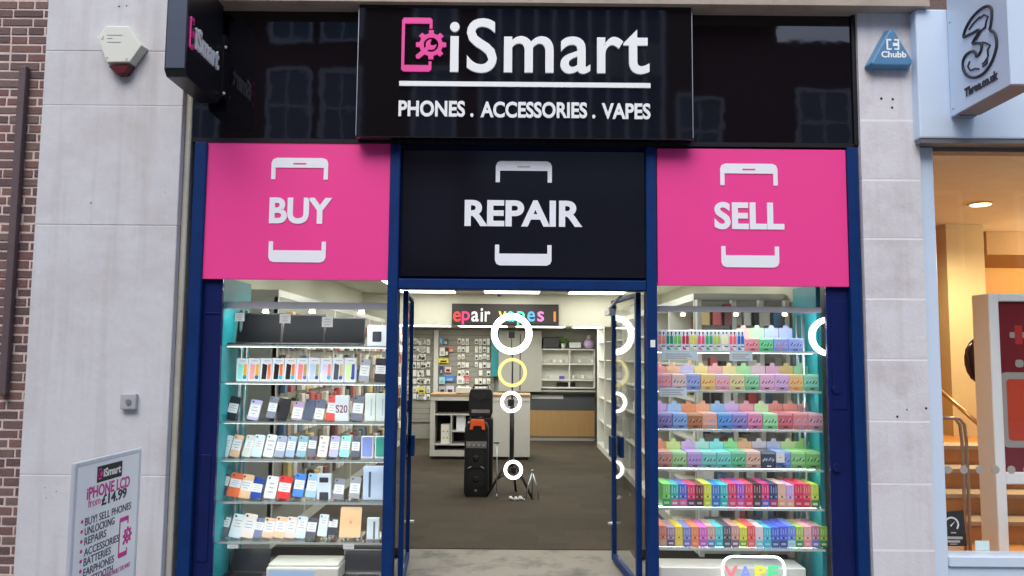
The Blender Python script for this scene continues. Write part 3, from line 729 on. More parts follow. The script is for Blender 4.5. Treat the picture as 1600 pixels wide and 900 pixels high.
# ---- boxed phones on the second shelf
bx = [((120, 200, 190), (230, 160, 40), (30, 110, 160)), ((225, 150, 150), (200, 150, 50), (40, 90, 150)), ((35, 35, 40), (235, 120, 70), (200, 120, 110)),
      ((30, 30, 35), (240, 120, 60), (30, 160, 190)), ((35, 35, 38), (240, 125, 70), (30, 160, 190)), ((215, 120, 125), (160, 140, 90), (90, 90, 150)),
      ((185, 200, 235), (150, 150, 110), (60, 70, 130)), ((190, 185, 205), (225, 130, 130), (40, 150, 190)), ((70, 75, 90), (180, 160, 110), (70, 80, 140)), ((190, 220, 150), (60, 70, 140), (50, 60, 140))]
for k, (c1, c2, c3) in enumerate(bx):
    x0 = 369 + 18.75 * k; x1 = x0 + 18.2; y0 = 560 - .1 * k
    def art(s, xa, xb, za, zb): pass
    o, s = carton('boxed_phone', 'white box with %s handset picture, %s from teal end of second shelf' % (['teal', 'rose', 'black and pink', 'black and orange', 'black', 'dusty red', 'pale blue', 'lilac', 'slate', 'lime'][k], ORD[k]), 'phone box', 'boxed phones on the second shelf', x0, x1, y0, 597, .18, ZL[1] + .001, .05, cmat((232, 236, 244)), art)
    me = o; xa, xb = W(x0, 580, .18).x, W(x1, 580, .18).x; za = ZL[1]; H = W(x0, y0, .18).z - za; w_ = xb - xa
    s = MB(); s.M = FRONT(0, .1795, 0)
    s.prism([(xa + .12 * w_, za + .12 * H), (xa + .52 * w_, za + .12 * H), (xa + .60 * w_, za + .72 * H), (xa + .20 * w_, za + .78 * H)], 0, .0006, 0)
    s.prism([(xa + .62 * w_, za + .28 * H), (xa + .90 * w_, za + .24 * H), (xa + .90 * w_, za + .76 * H), (xa + .66 * w_, za + .74 * H)], 0, .0006, 1)
    cx, cz = xa + .74 * w_, za + .2 * H; s.prism([(cx + .17 * w_ * math.cos(R(t)), cz + .17 * w_ * math.sin(R(t))) for t in range(0, 360, 40)], .0007, .0012, 2)
    s.rect(xa + .3 * w_, xa + .8 * w_, za + .88 * H, za + .91 * H, 0, .0006, 3)
    s.build('printed_picture', [cmat(c1), cmat(c2), cmat(c3), M_PRINT], me)
phone((150, 155, 165), 'silver grey', 560, 577, 561, 596, 1, 10, (.28, .75), 6)
phone((55, 55, 60), 'black boxed', 584, 603, 560, 597, 1, 11, (.30, .65), 3)

# ---- phones on shelves three to six
def row(n, items):
    k = 0
    for it in items:
        col, cn, x0, x1, y0, y1, card = it
        phone(col, cn, x0, x1, y0, y1, n, k, card, tilt=14 + random.uniform(-2, 4)); k += 1
DC = (.30, .70)
row(2, [((40, 42, 48), 'black', 351, 369, 620, 656, DC), ((190, 185, 225), 'lilac', 385, 404, 625, 656, (.22, .85)), ((115, 122, 138), 'slate grey', 415, 430, 620, 653, DC),
        ((28, 30, 36), 'plain black', 431, 449, 625, 658, None), ((170, 150, 178), 'mauve', 454, 472, 628, 657, (.32, .9)), ((80, 90, 108), 'plain navy grey', 472, 489, 625, 658, None),
        ((95, 105, 125), 'blue grey', 489, 506, 627, 659, (.42, .95)), ((236, 88, 84), 'coral red', 508, 523, 619, 658, DC)])
o, s = carton('phone_box', 'white phone box with large dark red lettering on the third shelf', 'phone box', None, 523, 545, 618, 659, .2, ZL[2] + .001, .04, cmat((215, 222, 230)), lambda *a: 0)
a, b, c, d = RC(524.5, 633, 543, 645, .2); s = MB(); s.M = FRONT(0, .1997, 0); s.text('S20', a, b, c, d, 0, .001, 0, .01); s.build('lettering', mat('dark_red_ink', (.22, .02, .05), .6), o)
phone((110, 115, 128), 'charcoal', 548, 567, 620, 659, 2, 9, DC, 8)
for k, (x0, x1) in enumerate(((570, 586.5), (587, 604.5))):
    o, s = carton('phone_box', ['silver white phone box beside the charcoal phone on the third shelf', 'silver white phone box at the door end of the third shelf'][k], 'phone box', 'tall silver boxes on the third shelf', x0, x1, 615, 659, .2, ZL[2] + .001, .05, cmat((222, 232, 228)), lambda *a: 0)
    xa, xb = W(x0, 640, .2).x, W(x1, 640, .2).x; s = MB(); s.M = FRONT(0, .1997, 0); s.rrect(xa + (xb - xa) * .55, xa + (xb - xa) * .68, ZL[2] + .04, ZL[2] + .16, .003, 0, .0008); s.build('printed_stripe', cmat((170, 185, 190)), o)
def y4(v): return 600 + v / 5.0
row(3, [((200, 210, 215), 'silver white', 341, 357, 682, 715, (.12, .62)), ((246, 200, 165), 'peach', 357.5, 374, 682, 715, (.2, .7)), ((190, 195, 188), 'stone grey', 377, 392, 684, 717, (.25, .6)),
        ((215, 232, 238), 'ice white', 391.5, 409, 682, 716, (.2, .62)), ((225, 232, 232), 'white', 410, 427, 682, 716, (.1, .85)), ((150, 158, 182), 'lavender grey', 427.5, 444, 682, 714, DC),
        ((150, 175, 200), 'powder blue', 445, 460, 682, 714, (.25, .68)), ((130, 170, 185), 'steel teal', 462, 478, 682, 714, DC), ((105, 108, 120), 'graphite', 478.5, 493, 682, 713, (.22, .62)),
        ((244, 240, 228), 'cream', 495, 511, 682, 714, (.15, .9)), ((190, 190, 235), 'pale violet', 513, 528.5, 682, 714, (.28, .65)), ((150, 225, 210), 'mint', 529.5, 546, 682, 714, (.25, .65)),
        ((90, 95, 108), 'dark grey', 547.5, 562, 682, 714, (.28, .7))])
for k, (x0, x1, c, cn) in enumerate(((564, 583.5, (125, 140, 200), 'violet blue'), (585.5, 604.5, (60, 150, 135), 'green'))):
    o, s = carton('phone_box', 'white phone box with %s handset picture on the fourth shelf' % cn, 'phone box', 'white boxes with a handset picture', x0, x1, 682, 719, .2, ZL[3] + .001, .04, cmat((228, 232, 238)), lambda *a: 0)
    xa, xb = W(x0, 700, .2).x, W(x1, 700, .2).x; w_ = xb - xa; s = MB(); s.M = FRONT(0, .1997, 0); s.rrect(xa + .1 * w_, xb - .1 * w_, ZL[3] + .015, ZL[3] + .15, .012, 0, .0008); s.build('printed_picture', cmat(c), o)
row(4, [((70, 72, 80), 'dark slate', 338, 354, 741, 773, (.12, .55)), ((245, 118, 68), 'bright orange', 353, 374, 740, 776, (.25, .6)), ((246, 205, 160), 'apricot', 370, 391, 746, 782, (.25, .68)),
        ((25, 62, 150), 'royal blue', 388, 408, 749, 780, (.3, .7)), ((238, 240, 238), 'bright white', 411, 431, 748, 782, (.15, .9)), ((236, 62, 62), 'red', 431, 453, 748, 782, DC),
        ((70, 125, 205), 'cobalt blue', 456, 474, 741, 776, (.28, .68)), ((165, 205, 240), 'sky blue', 476, 494, 741, 777, (.3, .72))])
o, s = carton('phone_box', 'grey white box with two dark windows on the fifth shelf', 'phone box', None, 495, 517, 741, 783, .2, ZL[4] + .001, .04, cmat((190, 202, 216)), lambda *a: 0)
s = MB(); s.M = FRONT(0, .1997, 0)
for (y0, y1) in ((746, 754), (769, 781)):
    a, b, c, d = RC(499, y0, 513, y1, .2); s.rrect(a, b, c, d, .006, 0, .0008)
s.build('printed_picture', M_INK, o)
phone((130, 135, 145), 'mid grey', 519, 537, 749, 780, 4, 9, (.3, .75), 12); phone((150, 155, 160), 'ash grey', 544, 562, 746, 779, 4, 10, (.3, .75), 12)
o, s = carton('tablet_box', 'large pale blue grey tablet box at the door end of the fifth shelf', 'tablet box', None, 567, 601, 729, 784, .2, ZL[4] + .001, .05, cmat((172, 188, 212)), lambda *a: 0)
a, b, c, d = RC(576, 737, 579.5, 777, .2); s = MB(); s.M = FRONT(0, .1997, 0); s.rrect(a, b, c, d, .004, 0, .0008); s.build('printed_stripe', cmat((70, 85, 110)), o)
row(5, [((85, 90, 100), 'smoke grey', 338, 355, 812, 844, (.05, .5)), ((208, 222, 230), 'frost white', 356, 377, 808, 843, (.15, .65)), ((244, 232, 220), 'ivory', 374, 396, 808, 844, (.2, .7)),
        ((110, 120, 150), 'dusk blue', 393, 409, 813, 842, (.2, .6)), ((244, 208, 180), 'pale peach', 408, 427, 812, 842, (.15, .7)), ((246, 212, 176), 'sand', 426, 445, 812, 844, (.2, .7)),
        ((240, 220, 212), 'blush', 444, 461, 812, 844, (.15, .7)), ((214, 230, 242), 'pearl blue', 459, 477, 812, 844, (.15, .65)), ((75, 80, 92), 'deep grey', 476, 493, 813, 843, (.22, .68)),
        ((214, 228, 238), 'pale ice', 495, 511, 805, 838, (.05, .5)), ((60, 64, 72), 'near black', 510, 527, 810, 836, (.1, .55))])
# gold tablet
a, b, c, d = RC(532, 791, 565, 838, .24); z = ZL[5] + .002
s = MB(); s.M = frame(Vector((a, .2, c)), Vector((1, 0, 0)), Vector((0, math.sin(R(14)), math.cos(R(14)))), Vector((0, -math.cos(R(14)), math.sin(R(14))))); s.rrect(0, b - a, 0, d - c, .01, -.004, .003)
tb = s.build('tablet', cmat((250, 208, 160))); tag(tb, 'gold tablet standing tall on the sixth shelf', 'tablet')
s2 = MB(); s2.M = s.M; s2.prism([((b - a) / 2 + .010 * math.cos(R(t)), (d - c) / 2 + .012 * math.sin(R(t))) for t in range(0, 360, 30)], .0031, .004); s2.build('emblem', cmat((225, 150, 110)), tb)
MB().box(a + .02, b - .02, .17, .30, z, c + .004).build('stand', M_STAND, tb)
o, s = carton('phone_box', 'slim white box with a grey stripe on the sixth shelf', 'phone box', None, 573, 592, 810, 846, .2, ZL[5] + .001, .04, cmat((222, 232, 240)), lambda *a: 0)
a, b, c, d = RC(583, 815, 586, 842, .2); s = MB(); s.M = FRONT(0, .1997, 0); s.rrect(a, b, c, d, .003, 0, .0008); s.build('printed_stripe', cmat((90, 100, 112)), o)
# price tickets under the last shelf
for k, (x0, x1, y0, y1) in enumerate(((355, 372, 851, 857), (536, 553, 850, 858))):
    a, b, c, d = RC(x0, y0, x1, y1, .095); s = MB(); s.M = FRONT(0, .098, 0)
    o = price_card(None, s.M, a, b, c, d, 0, 1); o.name = 'price_ticket'; tag(o, ['small white price ticket above the dark grey laptop', 'small white price ticket above the silver laptop'][k], 'price ticket', 'price tickets under the sixth shelf')
# laptops and a white tray on the plinth
for k, (x0, x1, y0, y1, m, lb) in enumerate(((352, 421, 858, 893, mat('dark_lid', (.03, .032, .045), .3), 'dark grey open laptop at the foot of the phone window'), (536, 601, 859, 889, mat('silver_lid', (.24, .245, .26), .28, .6), 'silver grey open laptop at the foot of the window by the door'))):
    Y = .36; a, b, c, d = RC(x0, y0, x1, y1, Y)
    t = thing('laptop', lb, 'laptop', ((a + b) / 2, .3, .129), 'laptops on the window floor')
    c = .142
    s = MB(); s.M = frame(Vector((a, Y, c)), Vector((1, 0, 0)), Vector((0, math.sin(R(16)), math.cos(R(16)))), Vector((0, -math.cos(R(16)), math.sin(R(16))))); s.rrect(0, b - a, 0, d - c, .008, -.004, .003); s.build('screen_lid', m, t)
    s2 = MB(); s2.M = s.M; s2.rect(.008, b - a - .008, .012, d - c - .008, .0031, .004); s2.build('screen', mat('grey_screen', (.05, .052, .062), .25), t)
    MB().box(a, b, .13, .355, .129, .141).build('keyboard_base', m, t, bevel=.003)
    q = MB()
    for i in range(12):
        for j in range(4): q.box(a + .02 + i * (b - a - .04) / 12, a + .02 + (i + .8) * (b - a - .04) / 12, .20 + j * .03, .222 + j * .03, .1412, .1435)
    q.build('keyboard', M_BLACKP, t)
a, b, c, d = RC(421, 878, 532, 906, .22)
t = thing('printer', 'flat white scanner printer between two laptops on the window floor', 'printer', ((a + b) / 2, .3, .129))
MB().box(a, b, .14, .40, .129, d - .02).build('body', mat('ivory_plastic', (.72, .72, .66), .45), t, bevel=.01, seg=2)
MB().box(a + .005, b - .005, .17, .40, d - .019, d).build('lid', mat('ivory_plastic', None), t, bevel=.006)
MB().box(a + .02, a + .33, .137, .1395, .135, d - .035).build('control_panel', cmat((160, 185, 215)), t)

# ---- vape cartons
def lite(c, f=.45): return tuple(int(v + (255 - v) * f) for v in c)
def dk(c, f=.5): return tuple(int(v * f) for v in c)
def flap_mat(c):
    c = tuple(int(v + (250 - v) * .50) for v in c)
    n = 'flap_%d_%d_%d' % c
    if n in MATS: return MATS[n]
    c = srgb(*c); k = min(1.6, .95 / max(c)); m = mat(n, tuple(v * k for v in c), .45, 0, .04, 12); t = m.node_tree; b = t.nodes['Principled BSDF']; o = t.nodes['Material Output']
    tr = t.nodes.new('ShaderNodeBsdfTranslucent'); mx = t.nodes.new('ShaderNodeMixShader'); mx.inputs[0].default_value = .6
    src = b.inputs['Base Color'].links[0].from_socket
    t.links.new(src, tr.inputs[0]); t.links.new(b.outputs[0], mx.inputs[1]); t.links.new(tr.outputs[0], mx.inputs[2]); t.links.new(mx.outputs[0], o.inputs[0])
    return m
def vape(row, order, px0, px1, pyf, pyb, pys, body, flap, bn, fn, art=None):
    g_ = sum(body) / 3; body = tuple(int(v * .80 + (g_ * .6 + 255 * .4) * .20) for v in body)
    Y = .15; z0 = ZR[row] + .001
    xa, xb = W(px0, (pyb + pys) / 2, Y).x + .0015, W(px1, (pyb + pys) / 2, Y).x - .0015
    zb_ = W((px0 + px1) / 2, pyb, Y).z; zf = W((px0 + px1) / 2, pyf, Y + .20).z
    jz, jy, jx = random.uniform(-.003, .003), random.uniform(0, .012), random.uniform(-.0015, .0015)
    zb_ += jz; Y += jy; xa += jx; xb += jx
    ob = MB().box(xa, xb, Y, Y + .20, z0, zb_).build('vape_carton', cmat(body, .3, 'card'), bevel=.0015)
    tag(ob, '%s vape carton, %s flap, %s from door end of %s shelf, vape window' % (bn, fn, ORD[order], ROWS[row]), 'vape carton', 'vape cartons on the window shelves')
    w_ = xb - xa; s = MB(); s.M = FRONT(0, Y + .199, 0)
    xm = (xa + xb) / 2
    s.prism([(xa, zb_ + .0005), (xb, zb_ + .0005), (xb, zf), (xm + w_ * .2, zf), (xm + w_ * .14, zf + .022), (xm - w_ * .14, zf + .022), (xm - w_ * .2, zf), (xa, zf)], 0, .002)
    s.build('header_flap', flap_mat(flap), ob)
    H = zb_ - z0; A = art or dk(body, .38); s = MB(); s.M = FRONT(0, Y - .0003, 0)
    s.rect(xa + w_ * .02, xb - w_ * .02, z0 + H * .02, z0 + H * .26, 0, .0003, 2)
    s.rect(xa + w_ * .02, xb - w_ * .02, z0 + H * .86, z0 + H * .98, 0, .0003, 1)
    for c in (.20, .64):
        for q, (dx, dz, L, mi) in enumerate(((0, 0, .20, 0), (.13, .03, .17, 1), (.20, -.05, .13, 0))):
            x = xa + w_ * (c + dx + random.uniform(-.02, .02)); zc = z0 + H * (.54 + dz + random.uniform(-.03, .03)); e = w_ * L * .5; k_ = w_ * .035
            s.prism([(x - e * .8 - k_, zc - e), (x - e * .8 + k_, zc - e * 1.15), (x + e * .8 + k_, zc + e), (x + e * .8 - k_, zc + e * 1.15)], .0004 + .0003 * q, .0007 + .0003 * q, mi)
    xo = xa + w_ * random.uniform(.30, .42)
    s.rect(xo, xo + w_ * .30, z0 + H * .10, z0 + H * .19, .0004, .0008, 0)
    s.build('printed_picture', [cmat(A, .4, 'card'), cmat(lite(body, .38), .4, 'card'), cmat(dk(body, .82), .4, 'card')], ob)
def X2(v): return 1010 + v / 4.706
# top shelf: bottle cartons then tall cartons
bc = [((230, 130, 110), 'salmon'), ((20, 120, 95), 'dark green'), ((95, 165, 75), 'leaf green'), ((165, 40, 65), 'crimson'), ((190, 185, 70), 'olive yellow'), ((200, 75, 110), 'rose'), ((40, 145, 95), 'emerald'), ((160, 175, 75), 'moss'), ((240, 235, 190), 'cream'), ((215, 85, 95), 'coral'), ((40, 90, 170), 'blue')]
for k, (c, cn) in enumerate(bc):
    x0 = X2(85 + 58 * k); x1 = X2(85 + 58 * (k + 1)) - .3; Y = .16
    o, s = carton('bottle_carton', 'white carton with two %s liquid bottles, %s from door end of the top shelf' % (cn, ORD[k]), 'bottle carton', 'liquid bottle cartons on the top shelf', x0, x1, 516, 548, Y, ZR[0] + .001, .06, cmat((196, 206, 218)), lambda *a: 0)
    xa, xb = W(x0, 530, Y).x, W(x1, 530, Y).x; w_ = xb - xa; za = ZR[0]; H = W(x0, 516, Y).z - za
    s = MB(); s.M = FRONT(0, Y - .0003, 0)
    for cx in (.27, .73):
        x = xa + w_ * cx
        s.rrect(x - .19 * w_, x + .19 * w_, za + .34 * H, za + .72 * H, .08 * w_, 0, .0008, 0)
        s.rect(x - .07 * w_, x + .07 * w_, za + .721 * H, za + .82 * H, 0, .0008, 0); s.rect(x - .09 * w_, x + .09 * w_, za + .821 * H, za + .93 * H, 0, .0008, 1)
    s.prism([(xa + .15 * w_, za + .06 * H), (xa + .7 * w_, za + .06 * H), (xa + .15 * w_, za + .26 * H)], 0, .0006, 0)
    s.rect(xa + .45 * w_, xa + .9 * w_, za + .2 * H, za + .25 * H, 0, .0006, 1)
    s.build('printed_picture', [cmat(c), M_INK], o)
big = [((235, 130, 150), (240, 150, 150), 'pink', 'salmon'), ((85, 195, 130), (120, 190, 115), 'green', 'leaf green'), ((125, 150, 230), (160, 175, 235), 'blue', 'lilac'), ((130, 155, 235), (150, 165, 240), 'periwinkle', 'violet')]
for k, (bd, fl, bn, fn) in enumerate(big):
    x0 = X2(725 + 107 * k); vape(0, 11 + k, x0, x0 + 22.5, 513, 528, 548, bd, fl, bn, fn, (190, 110, 90) if k == 2 else None)
r2 = [((225, 150, 165), (245, 155, 160), 'rose', 'salmon'), ((205, 175, 175), (250, 195, 150), 'dusty', 'peach'), ((130, 150, 215), (215, 205, 240), 'blue', 'lilac'), ((240, 210, 120), (252, 232, 140), 'yellow', 'lemon'), ((225, 165, 190), (248, 175, 185), 'pink', 'bright pink'),
      ((225, 210, 150), (252, 232, 165), 'sand', 'cream'), ((120, 200, 150), (165, 230, 165), 'green', 'pale green'), ((222, 165, 205), (250, 225, 235), 'mauve', 'white pink'), ((205, 160, 215), (252, 190, 215), 'orchid', 'candy pink'), ((230, 190, 115), (252, 220, 115), 'amber', 'golden'), ((110, 200, 170), (160, 228, 160), 'sea green', 'light green')]
A2 = {0: (230, 70, 70), 3: (225, 80, 50), 4: (225, 90, 80), 9: (220, 100, 60), 2: (45, 65, 150)}
e2 = [80, 188, 296, 402, 508, 615, 725, 835, 945, 1050, 1160, 1270]
for k, (bd, fl, bn, fn) in enumerate(r2): vape(1, k, X2(e2[k]), X2(e2[k + 1]), 572, 585, 610, bd, fl, bn, fn, A2.get(k))
r3 = [((125, 115, 185), (200, 165, 225), 'violet', 'lavender'), ((110, 150, 215), (170, 215, 250), 'cornflower', 'pale blue'), ((165, 100, 60), (235, 145, 75), 'brown', 'orange'), ((225, 155, 130), (250, 185, 140), 'apricot', 'peach'), ((70, 135, 215), (150, 205, 245), 'bright blue', 'sky'),
      ((125, 115, 195), (225, 185, 240), 'indigo', 'lilac'), ((210, 115, 165), (250, 165, 180), 'magenta', 'pink'), ((135, 210, 150), (210, 245, 185), 'mint green', 'pale lime'), ((195, 90, 105), (248, 150, 145), 'crimson', 'coral'), ((210, 120, 125), (250, 160, 145), 'brick rose', 'salmon'), ((195, 140, 160), (250, 185, 190), 'dusky pink', 'blush')]
for k, (bd, fl, bn, fn) in enumerate(r3): vape(2, k, X2(82 + 111 * k), X2(82 + 111 * (k + 1)), 631, 646, 671, bd, fl, bn, fn, {3: (110, 160, 220), 9: (110, 160, 225)}.get(k))
r4 = [((195, 130, 115), (245, 160, 90), 'terracotta', 'orange'), ((140, 190, 125), (225, 245, 140), 'green', 'lime'), ((160, 130, 205), (215, 180, 235), 'purple', 'lilac'), ((95, 185, 180), (190, 245, 230), 'teal', 'mint'), ((85, 190, 185), (125, 225, 225), 'turquoise', 'aqua'),
      ((80, 180, 130), (125, 220, 125), 'emerald', 'fresh green'), ((200, 160, 140), (250, 200, 130), 'tan', 'apricot'), ((45, 55, 75), (165, 165, 175), 'black', 'grey'), ((100, 140, 220), (205, 215, 250), 'blue', 'pale lilac'), ((115, 190, 110), (215, 245, 170), 'leaf green', 'pale lime'), ((95, 175, 85), (155, 220, 105), 'grass green', 'bright green')]
for k, (bd, fl, bn, fn) in enumerate(r4): vape(3, k, X2(82 + 109 * k), X2(82 + 109 * (k + 1)), 690, 706, 733, bd, fl, bn, fn, (210, 220, 235) if k == 7 else None)
a, b, c, d = RC(1213, 707, 1226, 723, .135); o = price_card(None, FRONT(0, .137, 0), a, b, c, d, 0, 1); o.name = 'price_ticket'; tag(o, 'white price ticket propped before the black and blue cartons, vape window', 'price ticket')

def packs(row, xs, pyt, pys, cols):
    for k, (tc_, bc_, nm) in enumerate(cols):
        tc_, bc_ = [tuple(int(v * .84 + (sum(c) / 3 * .5 + 105) * .16) for v in c) for c in (tc_, bc_)]
        Y = .14 + random.uniform(0, .012); z0 = ZR[row] + .001
        x0, x1 = xs[k], xs[k + 1]
        xa, xb = W(x0, 780, Y).x + .001, W(x1, 780, Y).x - .001
        zt_ = W((x0 + x1) / 2, pyt, Y).z + random.uniform(-.006, .006)
        ob = MB().box(xa, xb, Y, Y + .25, z0, zt_).build('vape_pack', cmat(tc_, .3, 'card'), bevel=.0015)
        tag(ob, 'narrow %s vape pack, %s from door end of %s shelf' % (nm, ORD[k], ROWS[row]), 'vape pack', 'narrow vape packs')
        H = zt_ - z0; w_ = xb - xa; s = MB(); s.M = FRONT(0, Y - .0003, 0)
        s.rect(xa + .03 * w_, xb - .03 * w_, z0 + .01 * H, z0 + .34 * H, 0, .0005, 0)
        for j in range(3):
            x = xa + w_ * (.2 + .3 * j); s.rrect(x - .05 * w_, x + .05 * w_, z0 + .62 * H, z0 + (.86 if j % 2 else .93) * H, .02 * w_, 0, .0006, 1)
            s.rect(x - .09 * w_, x + .09 * w_, z0 + .42 * H, z0 + .50 * H, 0, .0006, 1 if j != 1 else 2)
        s.rect(xa + .2 * w_, xb - .2 * w_, z0 + .12 * H, z0 + .22 * H, .0006, .001, 1)
        s.build('printed_picture', [cmat(bc_, .4, 'card'), cmat(lite(tc_, .5), .4, 'card'), cmat(dk(tc_, .4), .4, 'card')], ob)
c5 = [((110, 215, 90), (40, 170, 90), 'lime green'), ((40, 165, 165), (215, 85, 125), 'teal and pink'), ((70, 95, 205), (215, 85, 130), 'blue and pink'), ((215, 45, 90), (45, 60, 100), 'red and navy'), ((110, 40, 45), (50, 40, 45), 'dark red'), ((195, 205, 50), (170, 195, 50), 'yellow green'),
      ((40, 110, 195), (35, 100, 180), 'mid blue'), ((40, 170, 185), (35, 160, 160), 'turquoise'), ((215, 45, 95), (205, 60, 110), 'crimson'), ((150, 70, 190), (215, 60, 120), 'purple and red'), ((230, 60, 85), (200, 50, 85), 'scarlet'), ((70, 40, 50), (70, 60, 70), 'black and red'), ((205, 40, 110), (60, 90, 190), 'magenta and blue'), ((35, 60, 110), (170, 40, 90), 'navy'), ((230, 180, 155), (220, 150, 115), 'tan'),
      ((190, 150, 215), (225, 165, 95), 'lilac and orange'), ((215, 35, 70), (190, 40, 65), 'deep red'), ((220, 70, 90), (200, 40, 75), 'rose red'), ((175, 205, 55), (60, 115, 80), 'lime and dark green')]
x5 = [1035 + k * (1280 - 1035) / 19 for k in range(20)]
packs(4, x5, 757, 794, c5)
c6 = [((235, 130, 95), (205, 170, 120), 'orange and sand'), ((150, 120, 160), (75, 70, 120), 'plum'), ((245, 215, 50), (225, 205, 60), 'bright yellow'), ((110, 120, 200), (100, 100, 180), 'violet blue'), ((245, 135, 75), (240, 130, 85), 'orange'), ((200, 85, 190), (150, 90, 170), 'magenta'), ((190, 150, 140), (60, 120, 190), 'tan and blue'), ((70, 195, 205), (40, 175, 190), 'aqua'), ((80, 75, 90), (60, 75, 95), 'charcoal'), ((190, 140, 130), (95, 85, 125), 'dusty brown'), ((200, 205, 50), (110, 165, 45), 'yellow and green'),
      ((225, 85, 85), (230, 90, 100), 'coral red'), ((210, 195, 205), (110, 190, 215), 'pale pink and blue'), ((60, 175, 205), (55, 170, 195), 'cyan'), ((55, 95, 205), (60, 80, 105), 'royal blue'), ((65, 90, 215), (55, 70, 110), 'cobalt'), ((90, 125, 215), (150, 205, 215), 'soft blue'), ((150, 190, 70), (40, 130, 105), 'olive green'), ((215, 160, 165), (225, 130, 135), 'dusty rose'), ((170, 110, 140), (60, 115, 190), 'mauve and blue'), ((130, 180, 55), (35, 120, 85), 'grass green')]
x6 = [1029 + k * (1292 - 1029) / 21 for k in range(22)]
packs(5, x6, 823, 857, c6)
# paper notices on the shelf edges
for k, (x0, x1, y0, y1, lb) in enumerate(((1034, 1090, 550, 563, 'long pale notice hanging from the top vape shelf near the door'), (1140, 1176, 551, 564, 'short pale notice in the middle of the top vape shelf'), (1030, 1073, 606, 620, 'pale blue notice hanging from the second vape shelf near the door'))):
    a, b, c, d = RC(x0, y0, x1, y1, .09); s = MB(); s.M = FRONT(0, .0945, 0); s.rect(a, b, c, d, 0, .001)
    for j in range(3):
        zz = d - (d - c) * (j + 1) / 4; s.rect(a + (b - a) * .12, b - (b - a) * random.uniform(.1, .3), zz - .004, zz + .004, .0011, .0014, 1)
    o = s.build('paper_notice', [cmat((198, 220, 232)), M_PRINT]); tag(o, lb, 'notice')
# neon style letters under the vape shelves
a, b, c, d = RC(1129, 870, 1226, 912, .20)
t = thing('lit_sign', 'lit white outlined sign with coloured letters reading VAPE at the foot of the window', 'lit sign', ((a + b) / 2, .2, .129))
pts = rr(a, b, .135, d, .07, 5); s = MB(); s.tube([(x, .20, z) for x, z in pts], .0085, 8, closed=True); s.build('outline_tube', mat('white_tube', (1, 1, 1), .4, emit=1.0, ecol=(.92, .97, 1)), t)
MB().box(a + .01, b - .01, .215, .22, .129, d - .01).build('backing', M_STAND, t)
zc0 = W(1180, 905, .2).z; zc1 = W(1180, 884, .2).z
for ch, x0, x1, cc in (('V', 1131, 1153, (.95, .25, .3)), ('A', 1155, 1174, (.28, .35, .95)), ('P', 1180, 1197, (.95, .85, .08)), ('E', 1200, 1216, (.1, .85, .35))):
    xa, xb = W(x0, 890, .2).x, W(x1, 890, .2).x; s = MB(); s.M = FRONT(0, .2, 0); s.text(ch, xa, xb, zc0, zc1, 0, .008, 0, .03); s.build('letter', mat('lit_letter_' + ch.lower(), tuple(v*.4 for v in cc), .4, emit=.5, ecol=cc), t)
a, b, c, d = RC(1030, 884, 1125, 915, .3)
tag(MB().box(a, RX1 - .08, .26, .50, .129, W(1060, 884, .3).z).build('white_riser', mat('white_riser_paint', (.74, .75, .70), .5), bevel=.006), 'low white display riser behind the lit sign', 'riser')

# ================================================================== INSIDE THE SHOP
M_PANEL = mat('light_panel', (1, 1, 1), .5, emit=5.0, ecol=(1, 1, .93))
LI = 0
for y in (1.6, 3.2, 4.8, 6.1):
    for x in (-1.25, 0.0, 1.25):
        t = thing('ceiling_light', 'square white lit ceiling panel flush in the shop ceiling', 'ceiling light', (x, y, CZ), 'lit panels in the shop ceiling')
        MB().box(x - .42, x + .42, y - .30, y + .30, CZ - .012, CZ - .002).build('frame', M_CARD, t)
        MB().box(x - .40, x + .40, y - .28, y + .28, CZ - .018, CZ - .0125).build('diffuser', M_PANEL, t)
zl = zb + .06
for x in (-1.5, -.5, .5, 1.5):
    t = thing('ceiling_light', 'lit panel in the low ceiling above the back counter', 'ceiling light', (x, 8.2, zl), 'lit panels above the counter')
    MB().box(x - .44, x + .44, 7.5, 8.6, zl - .012, zl - .002).build('frame', M_CARD, t)
    MB().box(x - .42, x + .42, 7.52, 8.58, zl - .018, zl - .0125).build('diffuser', M_PANEL, t)
p = W(780, 468, YBH - .3); s = MB().ball((p.x, p.y, CZ - .03), .035)
tag(s.build('dome_camera', M_BLACKP), 'small black dome camera on the ceiling above the scrolling sign', 'camera')

# LED text sign
Y = YBH - .05; a, b, c, d = RC(706, 475, 873, 508, Y)
t = thing('scrolling_sign', 'long black LED sign with red white and rainbow letters on the bulkhead', 'LED sign', ((a + b) / 2, Y, c))
MB().box(a, b, Y, YBH - .002, c, d).build('casing', M_BLACKP, t, bevel=.006)
MB().box(a + .02, b - .02, Y - .003, Y - .0005, c + .02, d - .02).build('led_face', mat('led_face', (.03, .022, .022), .6, 0, .6, 60), t)
LED = [('e', 708, 720, (1, .06, .05)), ('p', 721.5, 734, (1, .05, .22)), ('a', 736.5, 748, (.95, .9, .95)), ('i', 751, 754.5, (1, 1, 1)), ('r', 757.5, 766, (1, .95, .85)), ('v', 779, 791, (1, .75, .1)), ('a', 793, 804, (.1, .9, .85)), ('p', 808, 820, (.1, .95, .55)), ('e', 824, 836, (.1, .45, 1)), ('s', 839.5, 850, (1, .25, .6)), ('l', 865, 868.5, (1, .25, .05))]
